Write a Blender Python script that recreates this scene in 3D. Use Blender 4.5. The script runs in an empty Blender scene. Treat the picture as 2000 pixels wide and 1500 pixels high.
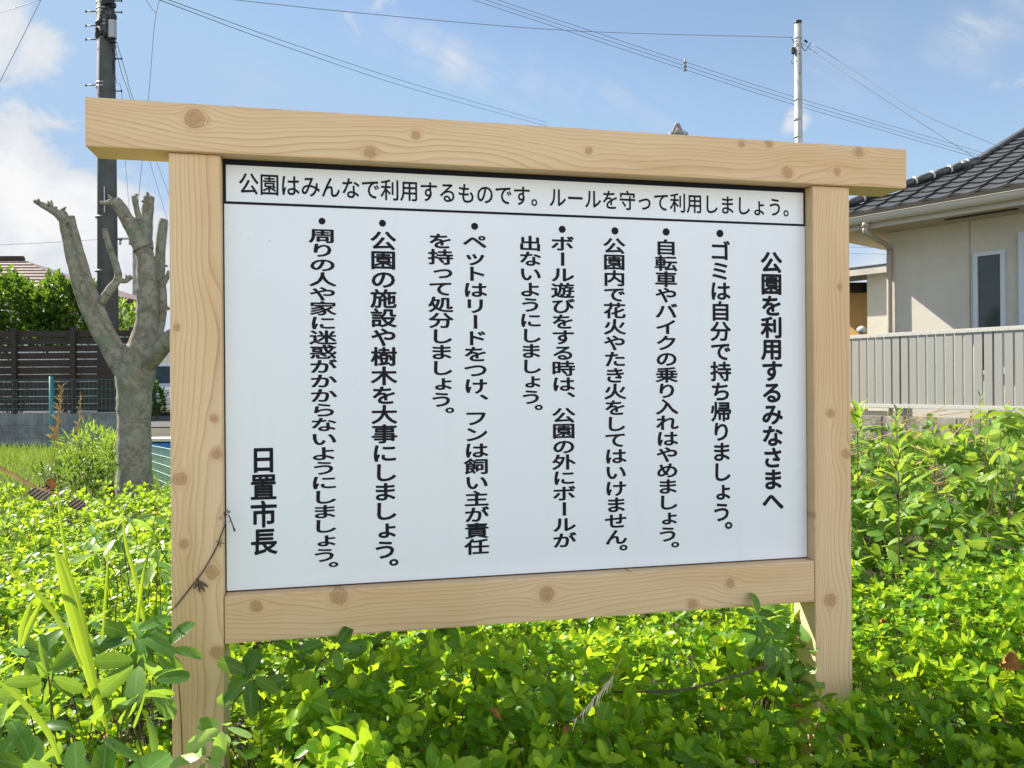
import bpy, bmesh, math, random
import numpy as np
from mathutils import Vector, Matrix

SC = bpy.context.scene
COL = SC.collection
random.seed(7)
RNG = np.random.default_rng(11)

# ------------------------------------------------------------------ camera
CAM = Vector((-0.312, -1.854, 1.5)); YAW = 0.2196; ROLL = 0.0069; FPX = 1600.0
cd = bpy.data.cameras.new('camera'); cam = bpy.data.objects.new('camera', cd); COL.objects.link(cam)
cd.sensor_width = 36; cd.lens = 36 * FPX / 2000; cd.clip_start = 0.05; cd.clip_end = 3000
cam.matrix_world = Matrix.Translation(CAM) @ Matrix.Rotation(-YAW, 4, 'Z') @ Matrix.Rotation(math.pi / 2, 4, 'X') @ Matrix.Rotation(-ROLL, 4, 'Z')
SC.camera = cam
FW = Vector((math.sin(YAW), math.cos(YAW), 0)); RT = Vector((math.cos(YAW), -math.sin(YAW), 0)); UP = Vector((0, 0, 1))

def ray(px, py):
    X, Y = (px - 1000) / FPX, (py - 750) / FPX
    c, s = math.cos(ROLL), math.sin(ROLL)
    X, Y = c * X - s * Y, s * X + c * Y
    return FW + RT * X - UP * Y

def at(px, py, d):
    return CAM + ray(px, py) * d

def on_plane(px, py, p0, n):
    r = ray(px, py); t = (Vector(p0) - CAM).dot(Vector(n)) / r.dot(Vector(n))
    return CAM + r * t

def rd(r, d, z=0):                      # right / depth of the viewpoint -> a place on the ground plan
    p = CAM + RT * r + FW * d
    return Vector((p.x, p.y, z))

# ------------------------------------------------------------------ light
SUN_AZ = math.radians(-44)              # from +Y towards +X
SUN_EL = math.radians(40)
sd = bpy.data.lights.new('sun', 'SUN'); sun = bpy.data.objects.new('sun', sd); COL.objects.link(sun)
sd.energy = 5.0; sd.angle = math.radians(0.53); sd.color = (1.0, 0.92, 0.77)
sdir = Vector((math.sin(SUN_AZ) * math.cos(SUN_EL), math.cos(SUN_AZ) * math.cos(SUN_EL), math.sin(SUN_EL)))
sun.rotation_euler = sdir.to_track_quat('Z', 'Y').to_euler(); sun.location = sdir * 30

class NT:
    def __init__(s, tree): s.t = tree; s.n = tree.nodes; s.l = tree.links
    def node(s, typ, **kw):
        n = s.n.new(typ)
        for k, v in kw.items(): setattr(n, k, v)
        return n
    def put(s, sock, v):
        if isinstance(v, bpy.types.NodeSocket): s.l.new(v, sock)
        elif isinstance(v, (tuple, list)) and len(v) == 3 and sock.type == 'RGBA': sock.default_value = (*v, 1)
        else: sock.default_value = v
    def m(s, op, *a, clamp=False):
        n = s.node('ShaderNodeMath', operation=op); n.use_clamp = clamp
        for i, v in enumerate(a): s.put(n.inputs[i], v)
        return n.outputs[0]
    def vm(s, op, *a):
        n = s.node('ShaderNodeVectorMath', operation=op)
        for i, v in enumerate(a):
            if op == 'SCALE' and i == 1: s.put(n.inputs['Scale'], v)
            else: s.put(n.inputs[i], v)
        return n.outputs['Value'] if op in ('DOT_PRODUCT', 'LENGTH', 'DISTANCE') else n.outputs[0]
    def noise(s, vec, scale=5, detail=3, rough=0.5, dist=0):
        n = s.node('ShaderNodeTexNoise'); s.put(n.inputs['Vector'], vec)
        n.inputs['Scale'].default_value = scale; n.inputs['Detail'].default_value = detail
        n.inputs['Roughness'].default_value = rough; n.inputs['Distortion'].default_value = dist
        return n.outputs['Fac']
    def ramp(s, f, lo, hi, a=0.0, b=1.0):
        n = s.node('ShaderNodeMapRange', interpolation_type='SMOOTHSTEP')
        s.put(n.inputs[0], f)
        for i, v in zip((1, 2, 3, 4), (lo, hi, a, b)): n.inputs[i].default_value = v
        return n.outputs[0]
    def mix(s, f, a, b):
        n = s.node('ShaderNodeMix', data_type='RGBA'); s.put(n.inputs[0], f); s.put(n.inputs[6], a); s.put(n.inputs[7], b)
        return n.outputs[2]
    def xyz(s, v):
        n = s.node('ShaderNodeSeparateXYZ'); s.put(n.inputs[0], v); return n.outputs
    def comb(s, x, y, z):
        n = s.node('ShaderNodeCombineXYZ')
        for i, v in enumerate((x, y, z)): s.put(n.inputs[i], v)
        return n.outputs[0]

W = bpy.data.worlds.new('World'); SC.world = W; W.use_nodes = True
t = NT(W.node_tree); t.n.clear()
sky = t.node('ShaderNodeTexSky', sky_type='NISHITA'); sky.sun_disc = False
sky.sun_elevation = SUN_EL; sky.sun_rotation = SUN_AZ
sky.air_density = 1.0; sky.dust_density = 0.15; sky.ozone_density = 1.6
SKY_STRENGTH = 0.059
geo = t.node('ShaderNodeTexCoord').outputs['Generated']
# cloud layer: fractal noise on the sky directions, gathered into banks where clouds are seen, and added ones out of view
gx, gy, gz = t.xyz(geo)
flat = t.comb(t.m('DIVIDE', gx, t.m('ADD', t.m('MAXIMUM', gz, 0.0), 0.22)), t.m('DIVIDE', gy, t.m('ADD', t.m('MAXIMUM', gz, 0.0), 0.22)), t.m('MULTIPLY', gz, 1.2))
n1 = t.noise(flat, 2.6, 9, 0.62, 0.35)
n2 = t.noise(geo, 15.0, 9, 0.62, 0.6)
den = t.m('ADD', t.m('MULTIPLY', n1, 0.45), t.m('MULTIPLY', n2, 0.55))
bank = 0.0
def cloud_bank(px, py, rad, amp):
    d = ray(px, py).normalized()
    dist = t.vm('DISTANCE', geo, tuple(d))
    return t.m('MULTIPLY', t.ramp(dist, rad, rad * 0.1), amp)
banks = [(10, 60, .08, .17), (105, 100, .05, .11), (30, 350, .09, .14), (250, 415, .09, .17), (100, 410, .11, .09), (60, 490, .14, .19), (300, 560, .10, .16),
         (1568, 220, .03, .17), (1545, 250, .03, .13), (1690, 560, .08, .2),
         (-900, -200, .6, .2), (2900, 300, .5, .2), (600, -900, .5, .12)]
for b in banks:
    v = cloud_bank(*b); bank = v if bank == 0.0 else t.m('ADD', bank, v)
for dx, dy, dz, rad, amp in [(-.5, -.8, .35, .9, .25), (.8, -.7, .45, .8, .25), (.3, -1, .25, .8, .22), (.1, -.6, .8, .7, .18)]:     # unseen banks behind the viewer, added to light the board's front
    d = Vector((dx, dy, dz)).normalized()
    bank = t.m('ADD', bank, t.m('MULTIPLY', t.ramp(t.vm('DISTANCE', geo, tuple(d)), rad, rad * .1), amp))
cov = t.ramp(t.m('ADD', den, bank), 0.62, 0.76)
thick = t.ramp(t.m('ADD', den, bank), 0.70, 1.0)
ccol = t.mix(thick, (5.3, 5.5, 5.8), (6.9, 6.8, 6.7))
hs = Vector((sdir.x, sdir.y, 0)).normalized()
away = t.ramp(t.vm('DOT_PRODUCT', geo, tuple(-hs)), .1, .8, 1.0, 2.0)           # unseen clouds opposite the sun brightened to fill the board's shaded front
ccol = t.vm('SCALE', ccol, away)
haze = t.m('ADD', t.ramp(gz, 0.7, 0.0), .15)
skyc = t.mix(t.m('MULTIPLY', haze, 0.36), sky.outputs[0], (4.7, 6.3, 8.1))
lim = t.mix(t.ramp(gz, 0.30, 0.0), (3.0, 4.25, 5.95), (4.6, 5.2, 6.2))
skyc = t.vm('MINIMUM', skyc, lim)
wisp = 0.0                                                # thin drawn-out ice clouds
for px, py, rad, amp in [(770, 70, .035, .35), (830, 95, .04, .6), (885, 120, .04, .9), (940, 140, .04, .5), (1020, 160, .05, .32), (1110, 180, .05, .28), (1200, 195, .05, .25), (1290, 215, .05, .22),
                         (1850, 85, .035, .5), (1890, 60, .04, .75), (1935, 40, .04, .6), (1980, 25, .04, .5), (1905, 100, .035, .45), (700, 40, .04, .2), (480, 190, .07, .2), (1640, 120, .08, .18)]:
    v = cloud_bank(px, py, rad, amp); wisp = v if wisp == 0.0 else t.m('MAXIMUM', wisp, v)
wl = t.m('ADD', t.m('MULTIPLY', t.vm('DOT_PRODUCT', geo, (RT.x * .86, RT.y * .86, -.5)), 9.0), t.m('MULTIPLY', n1, 2.0))
wc = t.m('MULTIPLY', t.vm('DOT_PRODUCT', geo, (RT.x * .5, RT.y * .5, .86)), 34.0)
wn = t.noise(t.comb(wl, wc, 0.0), 1.0, 8, .62, .4)
cov = t.m('MAXIMUM', cov, t.m('MULTIPLY', wisp, t.ramp(wn, .30, .72)))
scol = t.mix(t.m('MULTIPLY', cov, 0.92), skyc, ccol)
bg = t.node('ShaderNodeBackground'); t.put(bg.inputs[0], scol); bg.inputs[1].default_value = SKY_STRENGTH
out = t.node('ShaderNodeOutputWorld'); t.l.new(bg.outputs[0], out.inputs[0])

SC.view_settings.view_transform = 'Standard'; SC.view_settings.look = 'None'
SC.view_settings.exposure = 1.3; SC.view_settings.gamma = 1
SC.cycles.max_bounces = 8; SC.cycles.transparent_max_bounces = 6; SC.cycles.transmission_bounces = 6
SC.cycles.use_denoising = True

# ------------------------------------------------------------------ helpers
def tag(o, label=None, cat=None, group=None, kind=None):
    if label: o['label'] = label
    if cat: o['category'] = cat
    if group: o['group'] = group
    if kind: o['kind'] = kind
    return o

def empty(name, loc, label, cat, group=None):
    o = bpy.data.objects.new(name, None); COL.objects.link(o); o.location = loc; o.empty_display_size = .1
    bpy.context.view_layer.update()
    return tag(o, label, cat, group)

class MB:
    """collects vertices and faces in world coordinates"""
    def __init__(s): s.v = []; s.f = []; s.smooth = []
    def add(s, vs, fs, smooth=False):
        b = len(s.v); s.v.extend([tuple(v) for v in vs]); s.f.extend([tuple(i + b for i in f) for f in fs]); s.smooth.extend([smooth] * len(fs)); return s
    def box(s, lo, hi, bev=0.0):
        bm = bmesh.new(); bmesh.ops.create_cube(bm, size=1)
        for v in bm.verts:
            v.co = Vector([lo[i] + (v.co[i] + .5) * (hi[i] - lo[i]) for i in range(3)])
        if bev: bmesh.ops.bevel(bm, geom=bm.edges[:], offset=bev, segments=2, affect='EDGES', profile=.6)
        s.bm(bm); return s
    def obox(s, c, ax, ay, az, bev=0.0):
        """box with centre c and three half-extent vectors"""
        bm = bmesh.new(); bmesh.ops.create_cube(bm, size=2)
        for v in bm.verts: v.co = Vector(c) + Vector(ax) * v.co.x + Vector(ay) * v.co.y + Vector(az) * v.co.z
        bmesh.ops.recalc_face_normals(bm, faces=bm.faces)
        if bev: bmesh.ops.bevel(bm, geom=bm.edges[:], offset=bev, segments=2, affect='EDGES')
        s.bm(bm); return s
    def bm(s, bm, smooth=False):
        bm.verts.index_update(); s.add([v.co.copy() for v in bm.verts], [[v.index for v in f.verts] for f in bm.faces], smooth); bm.free(); return s
    def tube(s, pts, rad, n=8, cap=True, jit=0.0, smooth=True, seed=0):
        pts = [Vector(p) for p in pts]; rad = rad if hasattr(rad, '__len__') else [rad] * len(pts)
        rr = random.Random(seed); vs = []; fs = []; prev = None
        for i, p in enumerate(pts):
            d = (pts[min(i + 1, len(pts) - 1)] - pts[max(i - 1, 0)]).normalized()
            if prev is None: a = d.orthogonal().normalized()
            else:
                a = prev - d * prev.dot(d); a = a.normalized() if a.length > 1e-6 else d.orthogonal().normalized()
            prev = a; b = d.cross(a)
            for k in range(n):
                th = 2 * math.pi * k / n; q = rad[i] * (1 + (jit * rr.uniform(-1, 1) if jit else 0))
                vs.append(p + (a * math.cos(th) + b * math.sin(th)) * q)
        for i in range(len(pts) - 1):
            for k in range(n):
                k2 = (k + 1) % n; fs.append((i * n + k, i * n + k2, (i + 1) * n + k2, (i + 1) * n + k))
        if cap: fs.append(tuple(range(n - 1, -1, -1))); fs.append(tuple((len(pts) - 1) * n + k for k in range(n)))
        return s.add(vs, fs, smooth)
    def build(s, name, mat, parent=None, attr=None):
        off = Vector((0, 0, 0))
        me = bpy.data.meshes.new(name)
        if parent is not None:
            if parent.parent is not None: bpy.context.view_layer.update()
            off = parent.matrix_world.translation.copy()
        me.from_pydata([(x - off.x, y - off.y, z - off.z) for x, y, z in s.v], [], s.f)
        me.polygons.foreach_set('use_smooth', s.smooth)
        me.materials.append(mat); me.update()
        o = bpy.data.objects.new(name, me); COL.objects.link(o)
        if parent is not None: o.parent = parent
        return o

def smooth_path(ctrl, n=6):
    """Catmull-Rom through the control points (any dimension)"""
    P = [np.array(c, float) for c in ctrl]; P = [2 * P[0] - P[1]] + P + [2 * P[-1] - P[-2]]; out = []
    for i in range(1, len(P) - 2):
        for k in range(n):
            u = k / n; a, b, c, d = P[i - 1:i + 3]
            out.append(.5 * ((2 * b) + (c - a) * u + (2 * a - 5 * b + 4 * c - d) * u * u + (3 * b - a - 3 * c + d) * u ** 3))
    out.append(P[-2]); return out

def sag(a, b, drop, n=24):
    a, b = Vector(a), Vector(b)
    return [a.lerp(b, i / n) - UP * drop * 4 * (i / n) * (1 - i / n) for i in range(n + 1)]

def mat(name, col=(.5, .5, .5), rough=.6, metal=0.0, spec=.5, fn=None):
    m = bpy.data.materials.new(name); m.use_nodes = True; t = NT(m.node_tree)
    b = t.n['Principled BSDF']
    b.inputs['Base Color'].default_value = (*col, 1); b.inputs['Roughness'].default_value = rough; b.inputs['Metallic'].default_value = metal
    b.inputs['Specular IOR Level'].default_value = spec
    if fn: fn(t, b)
    return m

def noisy(c1, c2, scale=8, detail=5, lo=.35, hi=.65, bump=0.0, bscale=None, stretch=None):
    def fn(t, b):
        v = t.node('ShaderNodeTexCoord').outputs['Object']
        if stretch: v = t.vm('MULTIPLY', v, stretch)
        f = t.noise(v, scale, detail, .6)
        t.put(b.inputs['Base Color'], t.mix(t.ramp(f, lo, hi), c1, c2))
        if bump:
            bn = t.node('ShaderNodeBump'); bn.inputs['Strength'].default_value = bump; bn.inputs['Distance'].default_value = .02
            t.put(bn.inputs['Height'], t.noise(v, bscale or scale * 4, 4, .6)); t.put(b.inputs['Normal'], bn.outputs[0])
    return fn

# ------------------------------------------------------------------ materials
def wood_mat(name, horizontal, knots, pith, seed):
    """sawn softwood: growth rings round a wandering pith, grain flowing round the knots"""
    def fn(t, b):
        o = t.node('ShaderNodeTexCoord').outputs['Object']; x, y, z = t.xyz(o)
        u, v = (x, z) if horizontal else (z, x)
        sd_ = seed * 7.31
        wan = t.noise(t.comb(t.m('MULTIPLY', u, 1.3), sd_, t.m('MULTIPLY', v, 1.0)), 1.4, 2, .5)
        wan2 = t.noise(t.comb(t.m('MULTIPLY', u, 2.5), t.m('MULTIPLY', v, 16.0), sd_), 1.0, 3, .55)
        vv = v; kn = None; halo = None
        for (ku, kv, R) in knots:
            du = t.m('MULTIPLY', t.m('SUBTRACT', u, ku), .62); dv = t.m('SUBTRACT', v, kv)
            d2 = t.m('ADD', t.m('MULTIPLY', du, du), t.m('MULTIPLY', dv, dv))
            vv = t.m('SUBTRACT', vv, t.m('DIVIDE', t.m('MULTIPLY', dv, R * R * 2.0), t.m('ADD', d2, R * R * .9)))
            du2 = t.m('SUBTRACT', u, ku)
            wob = t.noise(t.comb(t.m('MULTIPLY', u, 60.0), t.m('MULTIPLY', v, 60.0), sd_), 1.0, 2, .5)
            d = t.m('SQRT', t.m('ADD', t.m('MULTIPLY', du2, du2), t.m('MULTIPLY', dv, dv)))
            d = t.m('ADD', d, t.m('MULTIPLY', t.m('SUBTRACT', wob, .5), R * .9))
            rr = t.m('DIVIDE', d, R)
            k = t.ramp(rr, 1.0, .72); h = t.ramp(rr, 2.3, .9)
            ringk = t.m('MULTIPLY', k, t.m('ADD', .66, t.m('MULTIPLY', t.m('SUBTRACT', t.noise(t.comb(t.m('MULTIPLY', u, 190.0), t.m('MULTIPLY', v, 190.0), t.m('MULTIPLY', rr, 2.5)), 1.0, 3, .6), .5), 1.1), clamp=True))
            ko = t.m('MAXIMUM', ringk, t.m('MULTIPLY', t.ramp(rr, 1.18, 1.05), t.m('MULTIPLY', t.ramp(rr, .86, 1.0), .85)))
            kn = ko if kn is None else t.m('MAXIMUM', kn, ko)
            halo = h if halo is None else t.m('MAXIMUM', halo, h)
        vv = t.m('ADD', vv, t.m('ADD', t.m('MULTIPLY', t.m('SUBTRACT', wan, .5), .065), t.m('MULTIPLY', t.m('SUBTRACT', wan2, .5), .010)))
        wy = t.m('ADD', y, t.m('MULTIPLY', t.m('SUBTRACT', t.noise(t.comb(t.m('MULTIPLY', u, 1.0), sd_ + 3.0, 0.0), 1.1, 2, .5), .5), .10))
        a = t.m('SUBTRACT', vv, pith[0]); c = t.m('SUBTRACT', wy, pith[1])
        r = t.m('SQRT', t.m('ADD', t.m('MULTIPLY', a, a), t.m('MULTIPLY', c, c)))
        r = t.m('ADD', t.m('MULTIPLY', r, 225.0), t.m('MULTIPLY', t.noise(t.comb(r, 0.0, 0.0), 60.0, 1, .5), 1.6))
        fr = t.m('FRACT', r)
        line = t.m('MULTIPLY', t.m('POWER', fr, 8.0), t.ramp(fr, 1.0, .93))
        vary = t.ramp(t.noise(t.comb(t.m('FLOOR', r), sd_, t.m('MULTIPLY', u, 1.2)), 1.7, 2, .5), .3, .7)
        line = t.m('MULTIPLY', line, t.m('ADD', .4, t.m('MULTIPLY', vary, .6)))
        band = t.m('MULTIPLY', t.m('POWER', fr, 1.6), .14)
        fine = t.noise(t.comb(t.m('MULTIPLY', u, 9.0), t.m('MULTIPLY', y, 300.0), t.m('MULTIPLY', v, 420.0)), 1.0, 2, .6)
        big = t.noise(t.comb(t.m('MULTIPLY', u, 1.6), t.m('MULTIPLY', v, 9.0), sd_ + 9.0), 1.0, 3, .5)
        base = t.mix(t.ramp(big, .35, .68), WOOD_A, WOOD_B)
        streak = t.noise(t.comb(t.m('MULTIPLY', u, 2.2), t.m('MULTIPLY', vv, 30.0), sd_ + 4.0), 1.0, 3, .55)
        base = t.mix(t.m('MULTIPLY', t.ramp(streak, .54, .74), .60), base, WOOD_H)
        base = t.mix(t.m('MULTIPLY', halo, .5), base, WOOD_H)
        base = t.mix(t.m('ADD', t.m('MULTIPLY', line, 1.0), band, clamp=True), base, WOOD_L)
        base = t.mix(t.m('MULTIPLY', t.m('SUBTRACT', fine, .35), .35, clamp=True), base, WOOD_L)
        base = t.mix(kn, base, WOOD_K)
        dirt = t.ramp(t.noise(o, 46.0, 2, .5), .77, .82)
        base = t.mix(t.m('MULTIPLY', dirt, .35), base, WOOD_K)
        t.put(b.inputs['Base Color'], base)
        bn = t.node('ShaderNodeBump'); bn.inputs['Strength'].default_value = .04; bn.inputs['Distance'].default_value = .002
        t.put(bn.inputs['Height'], t.m('ADD', fine, line)); t.put(b.inputs['Normal'], bn.outputs[0])
    return mat(name, rough=.58, spec=.35, fn=fn)
WOOD_A = (.755, .575, .36); WOOD_B = (.70, .50, .285); WOOD_L = (.405, .24, .12); WOOD_H = (.62, .395, .205); WOOD_K = (.40, .23, .125)

def leaf_mat(name, c0, c1, c2, trans, trw=.42, rough=.38):
    """c0..c2 by the leaf's own age (stored per leaf, with painted shade deep in azaleas); thin, lets light through"""
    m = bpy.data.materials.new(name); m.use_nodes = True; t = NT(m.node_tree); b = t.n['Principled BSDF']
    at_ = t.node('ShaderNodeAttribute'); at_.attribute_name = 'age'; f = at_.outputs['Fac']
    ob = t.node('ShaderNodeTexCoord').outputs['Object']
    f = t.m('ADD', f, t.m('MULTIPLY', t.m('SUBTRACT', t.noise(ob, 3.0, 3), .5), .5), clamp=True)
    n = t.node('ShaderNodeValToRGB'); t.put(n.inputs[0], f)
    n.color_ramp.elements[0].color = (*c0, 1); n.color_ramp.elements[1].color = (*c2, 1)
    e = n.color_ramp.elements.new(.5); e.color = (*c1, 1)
    a2 = t.node('ShaderNodeAttribute'); a2.attribute_name = 'vein'; ax_, ay_, _z = t.xyz(a2.outputs['Vector'])
    vein = t.m('MAXIMUM', t.ramp(ax_, .13, .04), t.m('MULTIPLY', t.ramp(t.m('SINE', t.m('MULTIPLY', t.m('SUBTRACT', ay_, t.m('MULTIPLY', ax_, .22)), 46.0)), .80, .98), .45))
    col = t.mix(t.m('MULTIPLY', t.ramp(t.noise(ob, 240.0, 2), .45, .75), .22), n.outputs[0], (c1[0] * .55, c1[1] * .6, c1[2] * .5))
    col = t.mix(t.m('MULTIPLY', vein, .3), col, (c2[0] * 1.1, c2[1] * 1.1, c2[2] * 1.6))
    spot = t.ramp(t.noise(ob, 55.0, 3, .6), .70, .76)
    col = t.mix(t.m('MULTIPLY', spot, .55), col, (.20, .13, .05))
    t.put(b.inputs['Base Color'], col); b.inputs['Roughness'].default_value = rough; b.inputs['Specular IOR Level'].default_value = .28
    tr = t.node('ShaderNodeBsdfTranslucent')
    t.put(tr.inputs[0], t.mix(.5, col, trans)); mx = t.node('ShaderNodeMixShader'); mx.inputs[0].default_value = trw
    t.l.new(b.outputs[0], mx.inputs[1]); t.l.new(tr.outputs[0], mx.inputs[2]); t.l.new(mx.outputs[0], t.n['Material Output'].inputs[0])
    return m

M = {}
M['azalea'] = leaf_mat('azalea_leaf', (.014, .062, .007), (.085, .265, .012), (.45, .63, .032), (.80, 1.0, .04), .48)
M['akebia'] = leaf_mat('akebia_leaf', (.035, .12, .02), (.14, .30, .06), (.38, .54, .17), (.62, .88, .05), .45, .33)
M['blade'] = leaf_mat('blade_leaf', (.06, .17, .025), (.16, .32, .03), (.46, .52, .03), (.66, .80, .04), .5, .45)
M['weed'] = leaf_mat('weed_leaf', (.03, .10, .014), (.105, .24, .035), (.36, .49, .08), (.64, .84, .06), .46, .45)
M['lawn'] = leaf_mat('lawn_blade', (.09, .19, .02), (.17, .28, .03), (.30, .36, .08), (.40, .55, .06), .4, .6)
M['far_leaf'] = leaf_mat('far_leaf', (.02, .065, .012), (.04, .11, .015), (.11, .19, .02), (.30, .48, .03), .4, .5)
M['dry'] = mat('dry_stalk', rough=.8, fn=noisy((.55, .38, .15), (.36, .22, .08), 30))
M['dryleaf'] = mat('dry_leaf', rough=.8, fn=noisy((.34, .25, .17), (.20, .13, .08), 25))
M['dryorange'] = mat('dry_orange_leaf', rough=.75, fn=noisy((.50, .23, .07), (.32, .13, .04), 25))
M['twig'] = mat('twig', rough=.85, fn=noisy((.07, .048, .03), (.14, .10, .065), 30))
M['vine'] = mat('dead_vine', rough=.8, fn=noisy((.075, .05, .04), (.12, .085, .06), 60))
M['soil'] = mat('soil', rough=.95, fn=noisy((.028, .023, .014), (.045, .052, .020), 1.2, 6, .38, .62, bump=.5))
M['sand'] = mat('pale_sand', rough=.95, fn=noisy((.30, .285, .25), (.245, .23, .20), 2, bump=.2))
def panel_fn(t, b):
    o = t.node('ShaderNodeTexCoord').outputs['Object']; x, y, z = t.xyz(o)
    c = t.mix(t.ramp(t.noise(o, 2.2, 4), .35, .7), (.78, .85, .93), (.755, .83, .915))
    streak = t.noise(t.comb(t.m('MULTIPLY', x, 26.0), 0.0, t.m('MULTIPLY', z, 1.1)), 1.0, 4, .6)
    c = t.mix(t.m('MULTIPLY', t.ramp(streak, .52, .78), .07), c, (.56, .57, .52))
    c = t.mix(t.m('MULTIPLY', t.ramp(z, 1.90, 1.99), .35), c, (.80, .78, .68))          # old drip stain under the beam
    c = t.mix(t.m('MULTIPLY', t.ramp(t.noise(o, 70.0, 2), .79, .82), .5), c, (.20, .19, .17))
    t.put(b.inputs['Base Color'], c); t.put(b.inputs['Roughness'], t.ramp(t.noise(o, 5.0, 4), .3, .7, .26, .42))
M['panel'] = mat('painted_panel', rough=.32, spec=.5, fn=panel_fn)
M['ink'] = mat('black_film', (.010, .012, .018), rough=.6, spec=.15)
M['gap_shade'] = mat('black_gap_shade', (.01, .01, .011), rough=.6)
M['concrete'] = mat('concrete', rough=.85, fn=noisy((.36, .355, .34), (.22, .215, .205), 6, bump=.3))
M['stained'] = mat('stained_concrete', rough=.9, fn=noisy((.30, .285, .25), (.06, .055, .05), 5, 6, .4, .68, bump=.4, stretch=(1, 1, .45)))
M['block'] = mat('grey_block', rough=.9, fn=noisy((.27, .285, .30), (.17, .18, .19), 4, bump=.3))
M['poledark'] = mat('pole_concrete', rough=.8, fn=noisy((.085, .095, .095), (.055, .06, .062), 3, bump=.2))
M['polelight'] = mat('pole_steel', rough=.45, metal=.3, fn=noisy((.50, .51, .52), (.40, .41, .43), 4))
M['steel'] = mat('galvanised', (.42, .44, .46), rough=.45, metal=.6)
M['black'] = mat('black_rubber', (.018, .018, .02), rough=.5)
M['wire'] = mat('wire', (.19, .215, .26), rough=.5)
M['darkwood'] = mat('dark_stained_wood', rough=.7, fn=noisy((.022, .017, .014), (.04, .03, .024), 6, stretch=(1, 1, 6)))
M['teal'] = mat('teal_paint', (.02, .20, .21), rough=.5)
M['mesh'] = mat('mesh_paint', (.02, .12, .13), rough=.5)
M['palemesh'] = mat('pale_mesh', (.42, .62, .60), rough=.5)
M['bluetarp'] = mat('blue_tarp', (.03, .18, .55), rough=.6)
M['stucco'] = mat('stucco', rough=.9, fn=noisy((.67, .63, .555), (.63, .59, .515), 3, bump=.25, bscale=90))
M['cream'] = mat('cream_trim', (.56, .52, .46), rough=.5)
M['soffit'] = mat('soffit_board', rough=.8, fn=noisy((.46, .39, .29), (.42, .36, .27), 3))
M['orange'] = mat('orange_wall', rough=.9, fn=noisy((.62, .36, .14), (.56, .32, .12), 3))
M['tile'] = mat('roof_tile', rough=.42, spec=.5, fn=noisy((.10, .102, .108), (.065, .067, .072), 5))
M['cap'] = mat('hip_cap', (.055, .056, .06), rough=.35)
M['galv'] = mat('cap_strap', (.6, .6, .6), rough=.3)
M['alu'] = mat('white_aluminium', (.62, .68, .74), rough=.35)
M['glass'] = mat('dark_glass', rough=.06, spec=.7, fn=noisy((.018, .03, .03), (.035, .05, .05), 1.5))
M['fence'] = mat('champagne_aluminium', (.395, .392, .375), rough=.42, metal=.35)
M['fencerail'] = mat('champagne_rail', (.57, .56, .535), rough=.42, metal=.2)
M['brownroof'] = mat('brown_metal_roof', (.20, .13, .115), rough=.45)
M['palewall'] = mat('pale_wall', (.60, .60, .58), rough=.8)
M['asphalt'] = mat('asphalt', rough=.9, fn=noisy((.06, .06, .062), (.045, .045, .047), 20, bump=.2))
M['bark'] = None
def bark(t, b):
    v = t.node('ShaderNodeTexCoord').outputs['Object']
    f = t.noise(v, 11, 7, .7, .8); g = t.noise(t.vm('MULTIPLY', v, (1, 1, .45)), 42, 6, .68)
    c = t.mix(t.ramp(f, .36, .62), (.20, .185, .14), (.38, .365, .30))
    c = t.mix(t.ramp(t.noise(v, 5, 5, .65), .48, .68), c, (.23, .28, .205))
    c = t.mix(t.ramp(t.noise(v, 24, 3, .55), .60, .70), c, (.36, .36, .31))
    c = t.mix(t.ramp(g, .60, .74), c, (.10, .09, .07))
    t.put(b.inputs['Base Color'], c)
    bn = t.node('ShaderNodeBump'); bn.inputs['Strength'].default_value = .9; bn.inputs['Distance'].default_value = .03
    t.put(bn.inputs['Height'], t.m('ADD', f, g)); t.put(b.inputs['Normal'], bn.outputs[0])
M['bark'] = mat('bark', rough=.9, fn=bark)
M['cutwood'] = mat('cut_wood', rough=.9, fn=noisy((.42, .36, .26), (.22, .19, .15), 30))

# ------------------------------------------------------------------ ground
def sstep(x, a, b):
    u = np.clip((x - a) / (b - a), 0, 1); return u * u * (3 - 2 * u)
def plan(x, y):
    dx, dy = x - CAM.x, y - CAM.y
    return dx * RT.x + dy * RT.y, dx * FW.x + dy * FW.y
def ground_z(x, y):
    x, y = np.asarray(x, float), np.asarray(y, float)
    r, d = plan(x, y); k = sstep(r, -1.5, 2.0)
    left = .64 * sstep(d, 4.2, 9.0); right = .80 * sstep(d, 2.6, 7.0)
    return left * (1 - k) + right * k
gs = np.concatenate([-np.geomspace(400, 9, 14), np.linspace(-8.5, 14, 46), np.geomspace(15, 500, 16)])
G = MB(); nx = len(gs)
gx_, gy_ = np.meshgrid(gs, gs); gz_ = ground_z(gx_, gy_)
G.add(np.stack([gx_.ravel(), gy_.ravel(), gz_.ravel()], 1).tolist(), [(j * nx + i, j * nx + i + 1, (j + 1) * nx + i + 1, (j + 1) * nx + i) for j in range(nx - 1) for i in range(nx - 1)], True)
tag(G.build('ground', M['soil']), kind='structure')
road = MB(); a, b, c, d_ = rd(-30, 17), rd(6, 17), rd(6, 24), rd(-30, 24)
road.add([p + UP * .66 for p in (a, b, c, d_)], [(0, 1, 2, 3)])
tag(road.build('road', M['asphalt']), kind='structure')
sand = MB(); sand.add([(-45, -60, .012), (45, -60, .012), (45, -1.42, .012), (-45, -1.42, .012)], [(0, 1, 2, 3)])
tag(sand.build('park_bounce_ground', M['sand']), kind='structure')                     # unseen sandy park behind the viewer, added to bounce light onto the board

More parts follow.
